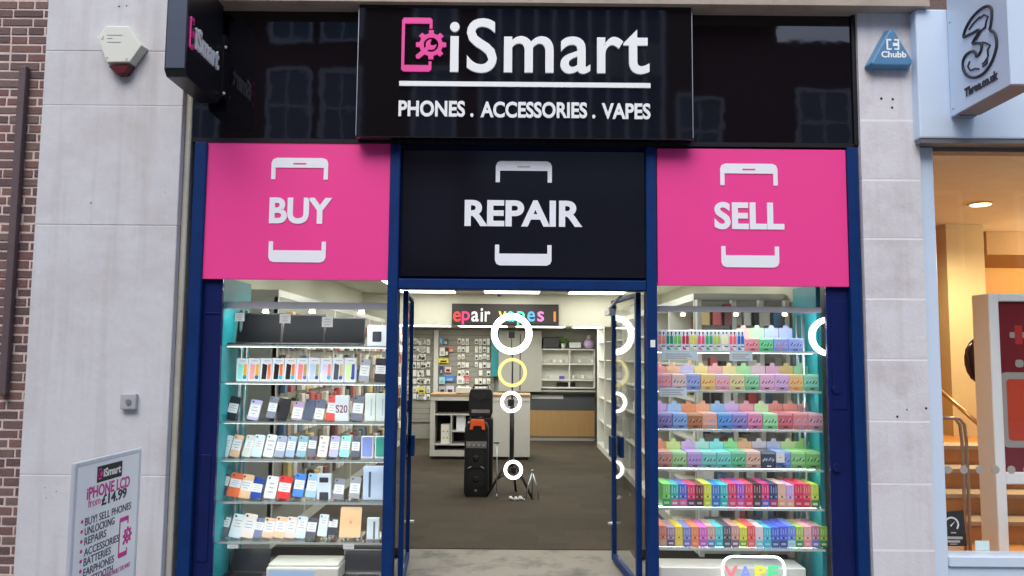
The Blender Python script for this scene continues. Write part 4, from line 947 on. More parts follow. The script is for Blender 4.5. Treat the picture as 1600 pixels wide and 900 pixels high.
for ch, x0, x1, cc in LED:
    yt = {'i': 481.5, 'l': 487}.get(ch, 486.5); yb = 508.5 if ch == 'p' else 502.5
    xa, xb, za, zb2 = RC(x0, yt, x1, yb, Y - .004); s = MB(); s.M = FRONT(0, Y - .004, 0); s.text(ch, xa, xb, max(za, c + .004), zb2, 0, .003, 0, .012)
    s.build('led_letter', mat('led_%d' % LED.index((ch, x0, x1, cc)), tuple(v*.3 for v in cc), .5, emit=.55, ecol=cc), t)

# back wall fittings (Y about 9.6)
YW = YB - .02
def bk_box(name, label, cat, px0, py0, px1, py1, Y0, Y1, m, bevel=0, group=None):
    a, b, c, d = RC(px0, py0, px1, py1, Y0)
    o = MB().box(a, b, Y0, Y1, c, d).build(name, m, bevel=bevel); return tag(o, label, cat, group)
a, b, c, d = RC(641, 516, 772, 640, YW)
s = MB().box(a, b, YW - .02, YW, .4, d)
k = .45
while k < d - .05: s.box(a + .01, b - .01, YW - .0215, YW - .02, k, k + .012, 1); k += .1
tag(s.build('slat_panel', [M_GREYL, mat('slat_groove', (.20, .20, .18), .7)]), 'grey slatted wall panel behind the white desk', 'wall panel')
bk_box('white_upright', 'white upright post dividing the slatted wall', 'upright', 677, 516, 684, 690, YW - .12, YW - .022, M_WPLAST)
bk_box('teal_board', 'narrow teal board beside the slatted wall', 'board', 768, 519, 779, 588, YW - .2, YW - .03, M_TEAL)
t0 = bk_box('grey_cupboard', 'tall grey cupboard behind the ring lights', 'cupboard', 779, 517, 846, 612, YW - .35, YW - .01, M_GREYL)
s = MB(); a, b, c, d = RC(812, 522, 813.5, 610, YW - .353); s.box(a, b, YW - .353, YW - .3505, c, d); s.build('door_gap', M_DARK, t0)
# accessories on the slatted wall
def hang(px, py, wpx, hpx, Y, col, lab, grp):
    a, b, c, d = RC(px, py, px + wpx, py + hpx, Y)
    o = MB().box(a, b, Y, Y + .035, c, d).build('accessory_pack', cmat(col), bevel=.003)
    tag(o, lab, 'accessory', grp)
    s = MB(); s.M = FRONT(0, Y - .0004, 0); s.rect(a + (b - a) * .2, b - (b - a) * .2, c + (d - c) * .15, c + (d - c) * .55, 0, .0015)
    s.build('printed_picture', random.choice([M_PRINT, M_INK, cmat((150, 150, 140)), cmat((235, 235, 225))]), o)
L1 = 'small white accessory pack hanging on the slatted back wall'
for cx, nn in ((645, 0), (658, 3), (715, 4), (742, 4)):
    for r_ in range(8):
        for k in range(4 if cx == 742 else 3):
            if random.random() < .07: continue
            hang(cx + k * 6.2 - (4 if cx == 658 else 0), 529 + r_ * 12.4 + random.uniform(-1, 1), random.uniform(4.4, 5.8), random.uniform(7.5, 10.5), YW - .075, random.choice([(242, 240, 230), (238, 236, 222), (248, 246, 240), (225, 220, 208)]), L1, 'white packs on the slatted wall')
for (px, py, w_, h_, c, cn) in ((686, 528, 6, 9, (60, 140, 190), 'blue'), (692, 529, 8, 10, (70, 75, 78), 'dark grey'), (687, 543, 8, 13, (225, 222, 210), 'pale'), (695, 543, 6, 14, (40, 36, 34), 'black'), (701, 542, 8, 8, (225, 105, 45), 'orange'),
                               (685, 560, 16, 7, (215, 200, 50), 'yellow'), (687, 572, 5, 13, (45, 50, 100), 'navy'), (695, 573, 10, 9, (225, 190, 180), 'pale pink'), (686, 589, 9, 11, (130, 200, 215), 'pale blue'), (695, 587, 15, 9, (55, 120, 200), 'bright blue'), (714, 588, 10, 12, (232, 230, 220), 'large white'), (726, 588, 8, 9, (225, 95, 95), 'red'), (686, 604, 10, 10, (170, 160, 165), 'grey'), (697, 603, 12, 12, (190, 188, 200), 'lilac grey'), (653, 606, 11, 8, (205, 195, 80), 'dull yellow')):
    hang(px, py, w_, h_, YW - .09, c, '%s accessory pack hanging on the slatted wall among white ones' % cn, None)

# white shelf unit on the back wall right of the cupboard
a, b, c, d = RC(846, 546, 929, 606, YW - .3)
t = thing('shelf_unit', 'white open shelf unit behind the counter with items along its top', 'shelf unit', ((a + b) / 2, YW - .15, c))
MB().box(a, b, YW - .02, YW - .003, c, d).build('back_panel', M_WPLAST, t)
for zz in (c, W(888, 569, YW - .3).z, W(888, 594, YW - .3).z, d): MB().box(a, b, YW - .30, YW - .022, zz - .012, zz + .012).build('shelf', M_WPLAST, t)
for xx in (a, W(890, 570, YW - .3).x, b): MB().box(xx - .012, xx + .012, YW - .298, YW - .022, c + .0125, d - .0125).build('divider', M_WPLAST, t)
for k in range(16):
    px = 850 + k * 4.9; py = random.choice((566.5, 591.5)); 
    o = bk_box('small_pack', 'tiny pale pack standing on the white shelf unit', 'pack', px, py - random.uniform(4, 6), px + 3.2, py, YW - .2, YW - .15, cmat(random.choice([(190, 186, 175), (160, 155, 145), (215, 212, 205)])), group='packs on the white shelf unit')
bk_box('black_box', 'square black box on top of the white shelf unit', 'box', 848, 527, 874, 544, YW - .28, YW - .1, M_BLACKP, .01)
p0 = W(880, 543, YW - .2); s = MB().cyl((p0.x, p0.y, d + .013), (p0.x, p0.y, p0.z + .08), .035, .05, 12)
pt = thing('potted_plant', 'small bright green plant in a white pot on the shelf unit', 'plant', (p0.x, p0.y, d + .013))
s.build('pot', M_CARD, pt); s = MB()
for k in range(46):
    an = random.uniform(0, 6.28); rr0 = random.uniform(.02, .12); zz = p0.z + random.uniform(.06, .22); ct = Vector((p0.x + rr0 * math.cos(an), p0.y + rr0 * math.sin(an), zz)); a_ = Vector((random.uniform(-1, 1), random.uniform(-1, 1), random.uniform(-1, 1))).normalized() * .035; b_2 = a_.orthogonal().normalized() * .015
    s.add([ct - a_, ct + b_2, ct + a_, ct - b_2], [(0, 1, 2, 3)])
s.build('foliage', mat('leaf_green', (.16, .36, .04), .5, 0, .3), pt)
bk_box('white_carton', 'long white carton lying on the shelf unit beside the plant', 'carton', 890, 535, 908, 543.5, YW - .25, YW - .1, M_CARD, .008)
p0 = W(920, 543, YW - .2); dd = d + .013
v = thing('vase', 'pale violet round jar with white lid on the shelf unit', 'jar', (p0.x, p0.y, dd))
MB().ball((p0.x, p0.y, dd + .095), .10, .10, .095).build('body', cmat((195, 175, 215)), v)
MB().cyl((p0.x, p0.y, dd + .192), (p0.x, p0.y, dd + .26), .04, .03).build('lid', M_CARD, v)

# main counter
YCt = 9.0 - 0.0
YCf = W(875, 686, 0).y
YCf = CAM.y + (CAM.z - FLZ) * FPX / 131.0
a, b, c, d = RC(779, 607, 929, 688, YCf)
t = thing('service_counter', 'service counter with pale wood front, charcoal band and dark worktop', 'counter', ((a + b) / 2, YCf + .25, FLZ))
zt_, zm = W(875, 609, YCf).z, W(875, 641, YCf).z
def wood_mat():
    m = mat('pale_wood', (.36, .215, .085), .5, 0, .18, 3, stretch=(14, 14, .5)); return m
MB().box(a, b, YCf, YCf + .35, FLZ + .08, zm).build('wood_front', wood_mat(), t)
MB().box(a, b, YCf + .02, YCf + .35, FLZ, FLZ + .079).build('kick_board', mat('grey_kick', (.30, .29, .27), .5), t)
MB().box(a, b, YCf - .005, YCf + .35, zm + .001, zt_ - .04).build('band', M_DGREY, t)
MB().box(a - .02, b + .02, YCf - .08, YCf + .5, zt_ - .039, zt_).build('worktop', mat('worktop', (.35, .34, .30), .25), t, bevel=.004)
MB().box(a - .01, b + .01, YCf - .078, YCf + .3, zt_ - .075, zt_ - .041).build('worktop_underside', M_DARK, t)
a2, b2, c2, d2 = RC(831, 617, 880, 623, YCf - .006); MB().box(a2, b2, YCf - .010, YCf - .0055, c2, d2).build('notice_strip', cmat((165, 165, 168)), t)
# on the counter
tr = bk_box('document_tray', 'black tray with papers standing on the service counter', 'tray', 870, 598, 899, 607, YCf + .1, YCf + .35, M_BLACKP, .006)
a, b, c, d = RC(875, 593, 895, 597.5, YCf + .12); MB().box(a, b, YCf + .12, YCf + .3, c, d).build('paper_stack', M_CARD, tr)
bk_box('purple_box', 'small black and purple box on top of the document tray', 'box', 874, 587.5, 882, 595.5, YCf + .11, YCf + .2, cmat((90, 70, 160)), .004)
p = W(841, 604, YCf + .2); tag(MB().ball((p.x, p.y, zt_ + .02), .035, .035, .02).build('desk_bell', M_ALU), 'small shiny desk bell on the service counter', 'bell')

# right-hand slatted unit along the wall
def side_unit(x0, x1, y0, y1, z1, name, label, n):
    t = thing(name, label, 'wall unit', ((x0 + x1) / 2, (y0 + y1) / 2, FLZ))
    s_in = x0 if x0 > 0 else x1; sg = -1 if x0 > 0 else 1
    xb = x1 if x0 > 0 else x0
    MB().box(*((xb, xb + sg * .02) if x0 > 0 else (-1.985, -1.955)), y0, y1, FLZ + .1, z1).build('back_panel', M_GREYL, t)
    MB().box(x0, x1, y0, y1, z1 + .001, z1 + .06).build('top_cornice', M_WPLAST, t)
    MB().box(x0, x1, y0, y1, FLZ + .001, FLZ + .09).build('base', M_WPLAST, t)
    for k in range(n + 1):
        y = y0 + (y1 - y0) * k / n
        MB().box(x0 + .002, x1 - .002, max(y0, y - .03), min(y1, y + .03), FLZ + .091, z1).build('upright', M_WPLAST, t)
    for zz in (.55, .95, 1.3, 1.6, 1.9) if x0 > 0 else ():
        MB().box(min(xb + sg * .021, s_in - sg * .03), max(xb + sg * .021, s_in - sg * .03), y0 + .032, y1 - .032, zz, zz + .018).build('shelf', M_WPLAST, t)
    return t
side_unit(1.52, 2.28, 1.2, 8.6, 2.15, 'wall_unit', 'long white shelved wall unit along the shop side by the vape window', 7)
side_unit(-2.28, -1.95, 1.2, 8.6, 2.15, 'wall_unit', 'long white slatted wall unit along the shop side by the phone window', 7)
pal = [(225, 222, 210), (200, 196, 185), (150, 145, 135), (70, 68, 66), (190, 90, 90), (90, 120, 150), (215, 190, 120), (120, 110, 100), (235, 232, 225), (120, 70, 70), (60, 55, 52), (170, 150, 130)]
for k in range(85):
    zz = (.568, .968, 1.318, 1.618, 1.918)[k % 5]; y = 1.3 + (k // 5) * (7.2 / 17) + random.uniform(-.05, .05)
    hh = random.uniform(.09, .2); ww = random.uniform(.05, .11); x0 = 1.62 + random.uniform(0, .18)
    tag(MB().box(x0, x0 + .08, y, y + ww * 1.6, zz + .001, zz + hh).build('accessory_box', cmat(random.choice(pal)), bevel=.003), 'small boxed accessory on the wall unit behind the vape window', 'accessory', 'accessories on the vape side unit')
# packs hanging on the slatted side beside the phone window
for r_ in range(9):
    zz = .42 + r_ * .185
    y = 1.3
    while y < 8.4:
        ww = random.uniform(.07, .12) * (1 + (y - 1) * .10); hh = random.uniform(.10, .155)
        if random.random() < .88:
            o = MB().box(-1.945, -1.90, y, y + ww, zz, zz + hh).build('hanging_pack', cmat(random.choice(pal)), bevel=.003)
            tag(o, 'small packed accessory hanging on the slatted side wall behind the phone window', 'accessory', 'packs hanging on the side wall')
        y += ww + random.uniform(.03, .10) * (1 + (y - 1) * .12)
# end bay facing the vape window
eb = thing('end_bay', 'white framed end bay of hanging goods facing the vape window', 'wall unit', (1.9, 1.1, FLZ))
MB().box(1.522, 2.278, 1.16, 1.185, FLZ + .1, 2.15).build('back_panel', M_GREYL, eb)
for xx in (1.54, 1.825, 2.05, 2.26): MB().box(xx - .018, xx + .018, 1.09, 1.159, FLZ + .001, 2.15).build('upright', M_WPLAST, eb)
for r_ in range(8):
    zz = .40 + r_ * .22
    for (xa, xb) in ((1.56, 1.805), (1.845, 2.03), (2.07, 2.24)):
        x = xa
        while x < xb - .04:
            ww = min(random.uniform(.04, .085), xb - x); hh = random.uniform(.10, .19)
            if random.random() < .9:
                o = MB().box(x, x + ww, 1.10, 1.158, zz, zz + hh).build('bay_pack', cmat(random.choice(pal)), bevel=.003)
                tag(o, 'small packed accessory hanging in the end bay behind the vape shelves', 'accessory', 'packs hanging in the end bay')
            x += ww + random.uniform(.012, .03)

# white desk with open shelves
Yd = CAM.y + (CAM.z - FLZ) * FPX / 161.0
a, b, c, d = RC(672, 615, 828, 716, Yd)
t = thing('reception_desk', 'white desk with open dark shelf niches and a wood edged top', 'desk', ((a + b) / 2, Yd + .3, FLZ))
zt_ = W(750, 616, Yd).z; xm = W(768, 680, Yd).x
M_DESK = mat('desk_white', (.60, .59, .55), .4, 0, .03)
MB().box(a - .01, b + .01, Yd - .02, Yd + .6, zt_ - .035, zt_).build('worktop', wood_mat(), t, bevel=.003)
MB().box(a, b, Yd - .012, Yd + .6, zt_ - .10, zt_ - .037).build('top_rail', M_DESK, t)
MB().box(xm, b, Yd, Yd + .6, FLZ + .05, zt_ - .101).build('front_panel', M_DESK, t)
MB().box(a, a + .07, Yd, Yd + .6, FLZ + .05, zt_ - .101).build('end_panel', M_DESK, t)
MB().box(a + .071, xm - .001, Yd, Yd + .6, FLZ + .05, FLZ + .14).build('bottom_rail', M_DESK, t)
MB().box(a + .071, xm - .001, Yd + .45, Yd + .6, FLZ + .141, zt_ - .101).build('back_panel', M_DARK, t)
z1, z2 = W(720, 647, Yd).z, W(720, 694, Yd).z
MB().box(a + .071, xm - .001, Yd + .003, Yd + .449, z1 - .02, z1).build('shelf', M_DESK, t)
MB().box(a + .071, xm - .001, Yd + .003, Yd + .449, z2 - .02, z2).build('shelf', M_DESK, t)
xd = W(705, 670, Yd).x; MB().box(xd - .01, xd + .01, Yd + .003, Yd + .449, z2 + .001, z1 - .021).build('divider', M_DESK, t)
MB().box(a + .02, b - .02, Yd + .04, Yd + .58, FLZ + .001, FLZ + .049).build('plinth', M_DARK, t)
o = bk_box('white_box', 'white dotted box standing in the lower niche of the desk', 'box', 689, 663, 703, 693.2, Yd + .06, Yd + .25, cmat((228, 226, 214)), .004)
q = MB(); 
for i in (0, 1):
    for j in (0, 1):
        p = W(693 + 6 * i, 674 + 10 * j, Yd + .059); q.cyl((p.x, Yd + .057, p.z), (p.x, Yd + .06, p.z), .014, seg=8)
q.build('printed_dots', M_PRINT, o)
bk_box('grey_box', 'pale grey upright box in the desk beside the divider', 'box', 713, 648.5, 727, 673, Yd + .05, Yd + .2, cmat((205, 206, 212)), .004)
a3, b3, c3, d3 = RC(706, 673, 768, 675.5, Yd); MB().box(xd + .011, xm - .001, Yd + .003, Yd + .449, c3, d3).build('shelf', M_DESK, t)
bk_box('white_tray', 'white tray with dark inside on the wood desk top', 'tray', 712, 606, 735, 614.5, Yd + .1, Yd + .4, M_WPLAST, .004)

# loudspeakers
def speaker(name, label, px0, px1, py0, pyb, Yf, dep, orange):
    a, b, c, d = RC(px0, py0, px1, pyb, Yf); zb0 = FLZ
    t = thing(name, label, 'loudspeaker', ((a + b) / 2, Yf + dep / 2, FLZ)); w_ = b - a; H = d - zb0
    s = MB(); s.M = FRONT(0, Yf, 0); s.prism([(a + .02, zb0 + .001), (b - .02, zb0 + .001), (b, zb0 + .05), (b - .004, d - .06), (b - .03, d), (a + .03, d), (a + .004, d - .06), (a, zb0 + .05)], -dep, 0)
    s.build('cabinet', M_BLACKP, t, bevel=.012, seg=2)
    xm = (a + b) / 2
    for zc, r in ((zb0 + H * .24, w_ * .38), (zb0 + H * .52, w_ * .38)):
        s = MB(); s.cyl((xm, Yf - .012, zc), (xm, Yf + .001, zc), r, r * 1.02, 24); s.cyl((xm, Yf - .0125, zc), (xm, Yf - .02, zc), r * .35, r * .2, 16)
        s.build('driver_grille', mat('black_grille', (.010, .010, .011), .6, 0, .5, 150), t)
    s = MB()
    for sg in (-1, 1): s.tube([(xm + sg * w_ * .34, Yf - .014, zb0 + H * .385), (xm + sg * w_ * .2, Yf - .014, zb0 + H * .41)], .006, 6)
    s.build('accent_bar', M_ALU, t)
    zc = zb0 + H * .70
    MB().box(xm - w_ * .42, xm + w_ * .42, Yf - .006, Yf - .0005, zc - .035, zc + .04).build('control_panel', mat('control_panel', (.30, .27, .26), .35, .3, .5, 40), t, bevel=.002)
    s = MB()
    for k in range(4): s.cyl((xm + w_ * (-.3 + .2 * k), Yf - .018, zc), (xm + w_ * (-.3 + .2 * k), Yf - .006, zc), .013, seg=10)
    s.build('control_knob', M_ALU, t)
    MB().box(xm - .014, xm + .014, Yf - .004, Yf - .0005, zb0 + .06, zb0 + .085).build('badge', M_ALU, t)
    if orange:
        a4, b4, c4, d4 = RC(734, 656, 758, 672, Yf - .04)
        s = MB(); s.M = FRONT(0, Yf - .01, 0)
        s.prism([(a4, c4), (a4 + .012, d4), (b4 - .012, d4), (b4, c4), (b4 - .035, c4), (b4 - .045, c4 + .045), (a4 + .045, c4 + .045), (a4 + .035, c4)], -.03, .03)
        s.build('carry_handle', mat('orange_plastic', (.85, .11, .02), .4), t, bevel=.004)
    return t
Ysp = CAM.y + (CAM.z - FLZ) * FPX / 217.0
speaker('loudspeaker', 'black loudspeaker with bright orange carry handle in front of the white desk', 725, 763, 661, 773, Ysp, .28, True)
a, b, c, d = RC(731, 605, 770, 740, Ysp + .36)
t = thing('tall_loudspeaker', 'taller plain black loudspeaker standing behind the orange handled one', 'loudspeaker', ((a + b) / 2, Ysp + .5, FLZ))
zsp = W(750, 652, Ysp + .36).z
s = MB(); s.M = FRONT(0, Ysp + .36, 0); s.prism([(a, FLZ + .001), (b, FLZ + .001), (b, zsp - .04), (b - .02, zsp - .004), (a + .02, zsp - .004), (a, zsp - .04)], -.28, 0); s.build('cabinet', M_BLACKP, t, bevel=.012, seg=2)
s = MB(); s.M = FRONT(0, Ysp + .36, 0); s.prism([(a + .03, zsp), (b - .03, zsp), (b - .008, zsp + .04), (b - .008, d - .08), (b - .03, d - .02), (a + .03, d - .02), (a + .008, d - .08), (a + .008, zsp + .04)], -.26, .01); s.build('top_cabinet', M_BLACKP, t, bevel=.012, seg=2)
for dx in (-.075, .075): MB().cyl((( a + b) / 2 + dx, Ysp + .335, W(750, 620, Ysp + .36).z), ((a + b) / 2 + dx, Ysp + .35, W(750, 620, Ysp + .36).z), .022, seg=14).build('tweeter', MATS['black_grille'], t)
MB().box(a + .04, b - .04, Ysp + .343, Ysp + .3495, zsp + .05, zsp + .09).build('control_strip', MATS['control_panel'], t, bevel=.002)
xm = (a + b) / 2
MB().cyl((xm, Ysp + .333, W(750, 619, Ysp + .36).z), (xm, Ysp + .35, W(750, 619, Ysp + .36).z), .048, .05, 20).build('driver_grille', MATS['black_grille'], t)
MB().tube([(xm - .09, Ysp + .42, d - .018), (xm - .08, Ysp + .42, d + .02), (xm + .08, Ysp + .42, d + .02), (xm + .09, Ysp + .42, d - .018)], .012, 8).build('top_handle', M_BLACKP, t)
MB().box(xm - .012, xm + .018, Ysp + .352, Ysp + .3595, W(748, 652, Ysp + .36).z, W(748, 645, Ysp + .36).z).build('badge', M_CARD, t)

# ring lights on their tripod
Yr = Ysp + .05
px = 800.5; xr = W(px, 600, Yr).x
t = thing('light_stand', 'tall black tripod stand carrying the four lit rings', 'tripod', (xr, Yr + .02, FLZ))
ztop = W(px, 522, Yr).z; zn = W(px, 712, Yr).z
MB().cyl((xr, Yr + .02, FLZ + .25), (xr, Yr + .02, 1.15), .026, seg=10).cyl((xr, Yr + .02, 1.15), (xr, Yr + .02, ztop - .2), .009, seg=10).build('pole', M_BLACKP, t)
for k in range(3):
    an = R(200 + 120 * k); MB().tube([(xr, Yr + .02, zn), (xr + .30 * math.cos(an), Yr + .02 + .30 * math.sin(an), FLZ + .012)], .014, 8).build('leg', M_BLACKP, t)
    MB().tube([(xr + .02 * math.cos(an), Yr + .02 + .02 * math.sin(an), FLZ + .28), (xr + .17 * math.cos(an), Yr + .02 + .17 * math.sin(an), (zn + FLZ) / 2 - .03)], .009, 6).build('brace', M_BLACKP, t)
    MB().ball((xr + .30 * math.cos(an), Yr + .02 + .30 * math.sin(an), FLZ + .013), .016, .016, .012).build('rubber_foot', M_BLACKP, t)
for zz in (zn, 1.15, .75): MB().cyl((xr, Yr + .02, zz - .03), (xr, Yr + .02, zz + .03), .024, seg=10).build('collar', M_BLACKP, t)
for k, (cx, cy, ro, ri, ec, st, lb) in enumerate(((799.5, 521.5, 32, 22.5, (1, 1, .98), 3.0, 'large white ring light at the top of the black tripod'), (800.5, 582, 22.5, 17.5, (1, .80, .28), .62, 'warm yellow ring light second from the top of the tripod'), (798.5, 628, 16.5, 11.5, (1, 1, .97), 3.0, 'small white ring light halfway up the tripod'), (802, 734, 14.5, 10, (1, 1, .97), 3.0, 'smallest white ring light low on the tripod near the floor'))):
    p = W(cx, cy, Yr - .03 * (k + 1)); sc = (p.y - CAM.y) / FPX; ro *= sc; ri *= sc; rm, hw = (ro + ri) / 2, (ro - ri) / 2
    o = thing('ring_light', lb, 'ring light', (p.x, p.y, p.z - ro), 'ring lights on the tripod')
    n = 40; out = [(p.x + ro * math.cos(2 * math.pi * i / n), p.z + ro * math.sin(2 * math.pi * i / n)) for i in range(n)]; inn = [(p.x + ri * math.cos(2 * math.pi * i / n), p.z + ri * math.sin(2 * math.pi * i / n)) for i in range(n)]
    s = MB(); s.M = FRONT(0, p.y, 0); s.ringpoly(out, inn, 0, .012); s.build('diffuser', mat('ring_glow_%d' % k, tuple(v * .3 for v in ec), .4, emit=st, ecol=ec), o)
    s = MB(); s.M = FRONT(0, p.y, 0); s.ringpoly(out, inn, -.02, -.0005); s.build('housing', M_CARD, o)
    MB().cyl((p.x, p.y + .015, p.z - ro + .01), (xr, Yr + .02, p.z - ro - .02), .007, seg=8).build('clamp', M_BLACKP, o)
    if k != 1:
        s = MB().box(p.x - .035, p.x + .035, p.y - .004, p.y + .008, p.z - .05, p.z + .03); s.build('phone_holder', M_BLACKP, o, bevel=.004)
        MB().cyl((p.x, p.y + .004, p.z - .05), (p.x, p.y + .004, p.z - ri), .006, seg=6).build('holder_stem', M_BLACKP, o)
# microphone stand beside the speaker
p = W(776, 772, Yr - .1); zt_ = W(775, 693, Yr - .1).z
t = thing('microphone_stand', 'thin silver stand with a black T shaped top beside the loudspeaker', 'stand', (p.x, p.y, FLZ))
MB().cyl((p.x, p.y, FLZ + .01), (p.x, p.y, zt_), .006, seg=8).build('rod', M_ALU, t)
MB().box(p.x - .04, p.x + .025, p.y - .012, p.y + .012, zt_, zt_ + .016).build('cross_bar', M_BLACKP, t, bevel=.003)
MB().cyl((p.x, p.y, FLZ + .001), (p.x, p.y, FLZ + .04), .013, .008, 8).build('foot', M_ALU, t)
# little silver tripod on the carpet
p = W(833, 772, Yr - .15)
t = thing('mini_tripod', 'small silver table tripod on the carpet by the big tripod', 'mini tripod', (p.x, p.y, FLZ))
zt_ = W(832, 736, Yr - .15).z
MB().ball((p.x - .01, p.y, zt_), .018).build('head', M_ALUD, t)
for dx, dy in ((-.085, -.05), (.06, -.05), (-.01, .09)): MB().tube([(p.x - .01, p.y, zt_ - .015), (p.x + dx * .7, p.y + dy * .6, FLZ + .14), (p.x + dx, p.y + dy, FLZ + .008)], .008, 8).build('leg', M_ALU, t)
for k, (px_, py_, r_) in enumerate(((798, 762, .022), (806, 768, .02), (813, 765, .024), (801, 757, .012), (816, 761, .014))):
    p = W(px_, py_ + 4, Yr - .22); tag(MB().ball((p.x, Yr - .22, FLZ + r_), r_, r_ * .8, r_, seg=10, rings=7).cyl((p.x, Yr - .24, FLZ + r_), (p.x + .03, Yr - .27, FLZ + r_), .006, seg=8).build('cable_plug', M_CARD), 'small white plug lying on the carpet under the lowest ring light', 'plug', 'white plugs under the tripod')

# glowing ring standing in for a reflected ring light, vape window
Y = .085; p = W(1297, 526, Y); ro, ri = .135, .10
o = thing('ring_light', 'white ring light half hidden behind the navy pilaster in the vape window', 'ring light', (p.x, Y, p.z - ro)); n = 40
p.x = RX1 - .03 - .002 + .0; cxx = p.x - 0.005
cxx = W(1295, 526, Y).x
out = [(cxx + ro * math.cos(2 * math.pi * i / n), p.z + ro * math.sin(2 * math.pi * i / n)) for i in range(n)]; inn = [(cxx + ri * math.cos(2 * math.pi * i / n), p.z + ri * math.sin(2 * math.pi * i / n)) for i in range(n)]
s = MB(); s.M = FRONT(0, Y, 0); s.ringpoly(out, inn, 0, .012); s.build('diffuser', MATS['ring_glow_0'], o)
s = MB(); s.M = FRONT(0, Y, 0); s.ringpoly(out, inn, -.02, -.0005); s.build('housing', M_CARD, o)

# ================================================================== PAVEMENT BOARD
zT = 1.125
M_ALUB = mat('bright_aluminium', (.62, .68, .76), .45, .3, .05, 20)
C1, C2 = Vector((W(116, 724, -1.30).x, -1.30, 0)), Vector((0, 0, 0))
# far edge: same top height, seen at px 220,703
d2 = FPX * (CAM.z - W(116, 724, -1.30).z) / 147.0
C2 = Vector((W(220, 702, CAM.y + d2).x, CAM.y + d2, 0)); zT = W(116, 724, -1.30).z
u = (C2 - C1); Lb = u.length; u.normalize(); vv = Vector((0, 0, 1)); nn = u.cross(vv)
F = frame(C1, u, vv, nn)
t = thing('pavement_board', 'silver framed pavement board listing phone repairs in pink and black lettering', 'pavement board', (C1 + C2) / 2)
fw = .026
for args in ((0, fw, .10, zT), (Lb - fw, Lb, .10, zT), (fw + .001, Lb - fw - .001, zT - fw, zT), (fw + .001, Lb - fw - .001, .10, .10 + fw)):
    s = MB(); s.M = F; s.rect(*args, -.014, .008); s.build('frame', M_ALUB, t, bevel=.005, seg=2)
s = MB(); s.M = F; s.rect(fw - .004, Lb - fw + .004, .10 + fw - .004, zT - fw + .004, -.010, .006); s.build('poster', mat('poster_pale_blue', (.90, .95, 1.0), .35, 0, .03), t)
s = MB(); s.M = F; s.rect(.02, Lb - .02, 0.0, .099, -.06, .06); s.build('base', M_ALUD, t, bevel=.006)
def bt(px0, py0, px1, py1):
    """photo box on the board -> board coordinates (ray on the board plane)"""
    def hit(px, py):
        dd = _f * FPX + _rt * (px - 800) + _up * (450 - py); k = (C1 - CAM).dot(nn) / dd.dot(nn); q = CAM + dd * k; return (q - C1).dot(u), q.z
    a, b = hit(px0, py0), hit(px1, py1); return a[0], b[0], a[1], b[1]
def on_board(px0, px1, pl, pr, h):
    """text whose left end is centred at (px0, pl) and right end at (px1, pr)"""
    a, b, z0, z1 = bt(px0, pl, px1, pr); zc = (z0 + z1) / 2; return a, b, zc - h / 2, zc + h / 2
def btext(word, px0, px1, pl, pr, h, m, bold=.0, nm='lettering'):
    a, b, c, d = on_board(px0, px1, pl, pr, h); s = MB(); s.M = F; s.text(word, a, b, c, d, .0065, .0075, 0, bold); s.build(nm, m, t)
M_INKL = mat('soft_ink', (.06, .06, .10), .6)
a, b, c, d = on_board(150, 189, 742.5, 731, .085)
s = MB(); s.M = F; s.rect(a, b, c, d, .0065, .0072); s.build('header_block', M_DARK, t)
s = MB(); s.M = F; s.text('iSmart', a + (b - a) * .24, b - (b - a) * .06, c + .022, d - .018, .0075, .0085, 0, .03); s.build('lettering', M_CARD, t)
phone_logo(t, F, a + (b - a) * .05, a + (b - a) * .21, c + .016, d - .014, M_PINKL, .0085)
M_MAG = mat('magenta_ink', (.62, .03, .28), .5)
btext('iPHONE LCD', 134, 201, 771, 752, .062, M_MAG, .025)
btext('from', 136, 155, 787, 781, .042, M_MAG, .0); btext('£14.99', 157, 196, 781, 770, .058, M_INK, .03)
for k, (wd, pe) in enumerate((('BUY! SELL PHONES', 203), ('UNLOCKING', 177), ('REPAIRS', 164), ('ACCESSORIES', 184), ('BATTERIES', 171), ('EARPHONES', 176), ('BLUETOOTH', 174))):
    py0 = 814 + k * 15.5; x0 = 131 - k * .55
    btext(wd, x0, pe, py0, py0 - (pe - x0) * .32, .040, M_INKL, .01)
    a, b, c, d = on_board(x0 - 6.5, x0 - 3, py0 + 2, py0 + 1, .018); s = MB(); s.M = F; s.rrect(a, b, c, d, min(.008, (b - a) * .4), .0065, .0075); s.build('bullet', M_MAG, t)
a, b, c, d = on_board(184, 204, 838, 836, .22)
s = MB(); phone_logo(None, F, a, b, c, d, M_MAG, .0078, mb=s); s.build('phone_emblem', M_MAG, t)
btext('REPAIRS WHILE YOU WAIT', 160, 201, 899, 884, .026, M_MAG)

# ================================================================== NEIGHBOUR SHOP
M_NW = mat('white_powder_coat', (.62, .76, .92), .35, 0, .03)
nf = thing('neighbour_fascia', 'smooth white fascia of the neighbouring shop with grey underside', 'shop sign', (4.0, -.1, W(1520, 216, -.16).z))
xa = W(1434, 120, -.16).x; z0 = W(1520, 216, -.16).z; z1 = W(1436, 14, -.16).z
MB().box(xa, 7.5, -.16, .1, z0, z1).build('fascia_panel', M_NW, nf, bevel=.012, seg=2)
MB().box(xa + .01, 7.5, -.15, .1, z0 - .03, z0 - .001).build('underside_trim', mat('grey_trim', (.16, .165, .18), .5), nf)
s = MB().box(xa + .01, 7.5, -.10, .1, z1 + .004, z1 + .3)
tag(s.build('brick_band', bm_[4]), 'brown brick band above the white neighbouring fascia', 'wall')
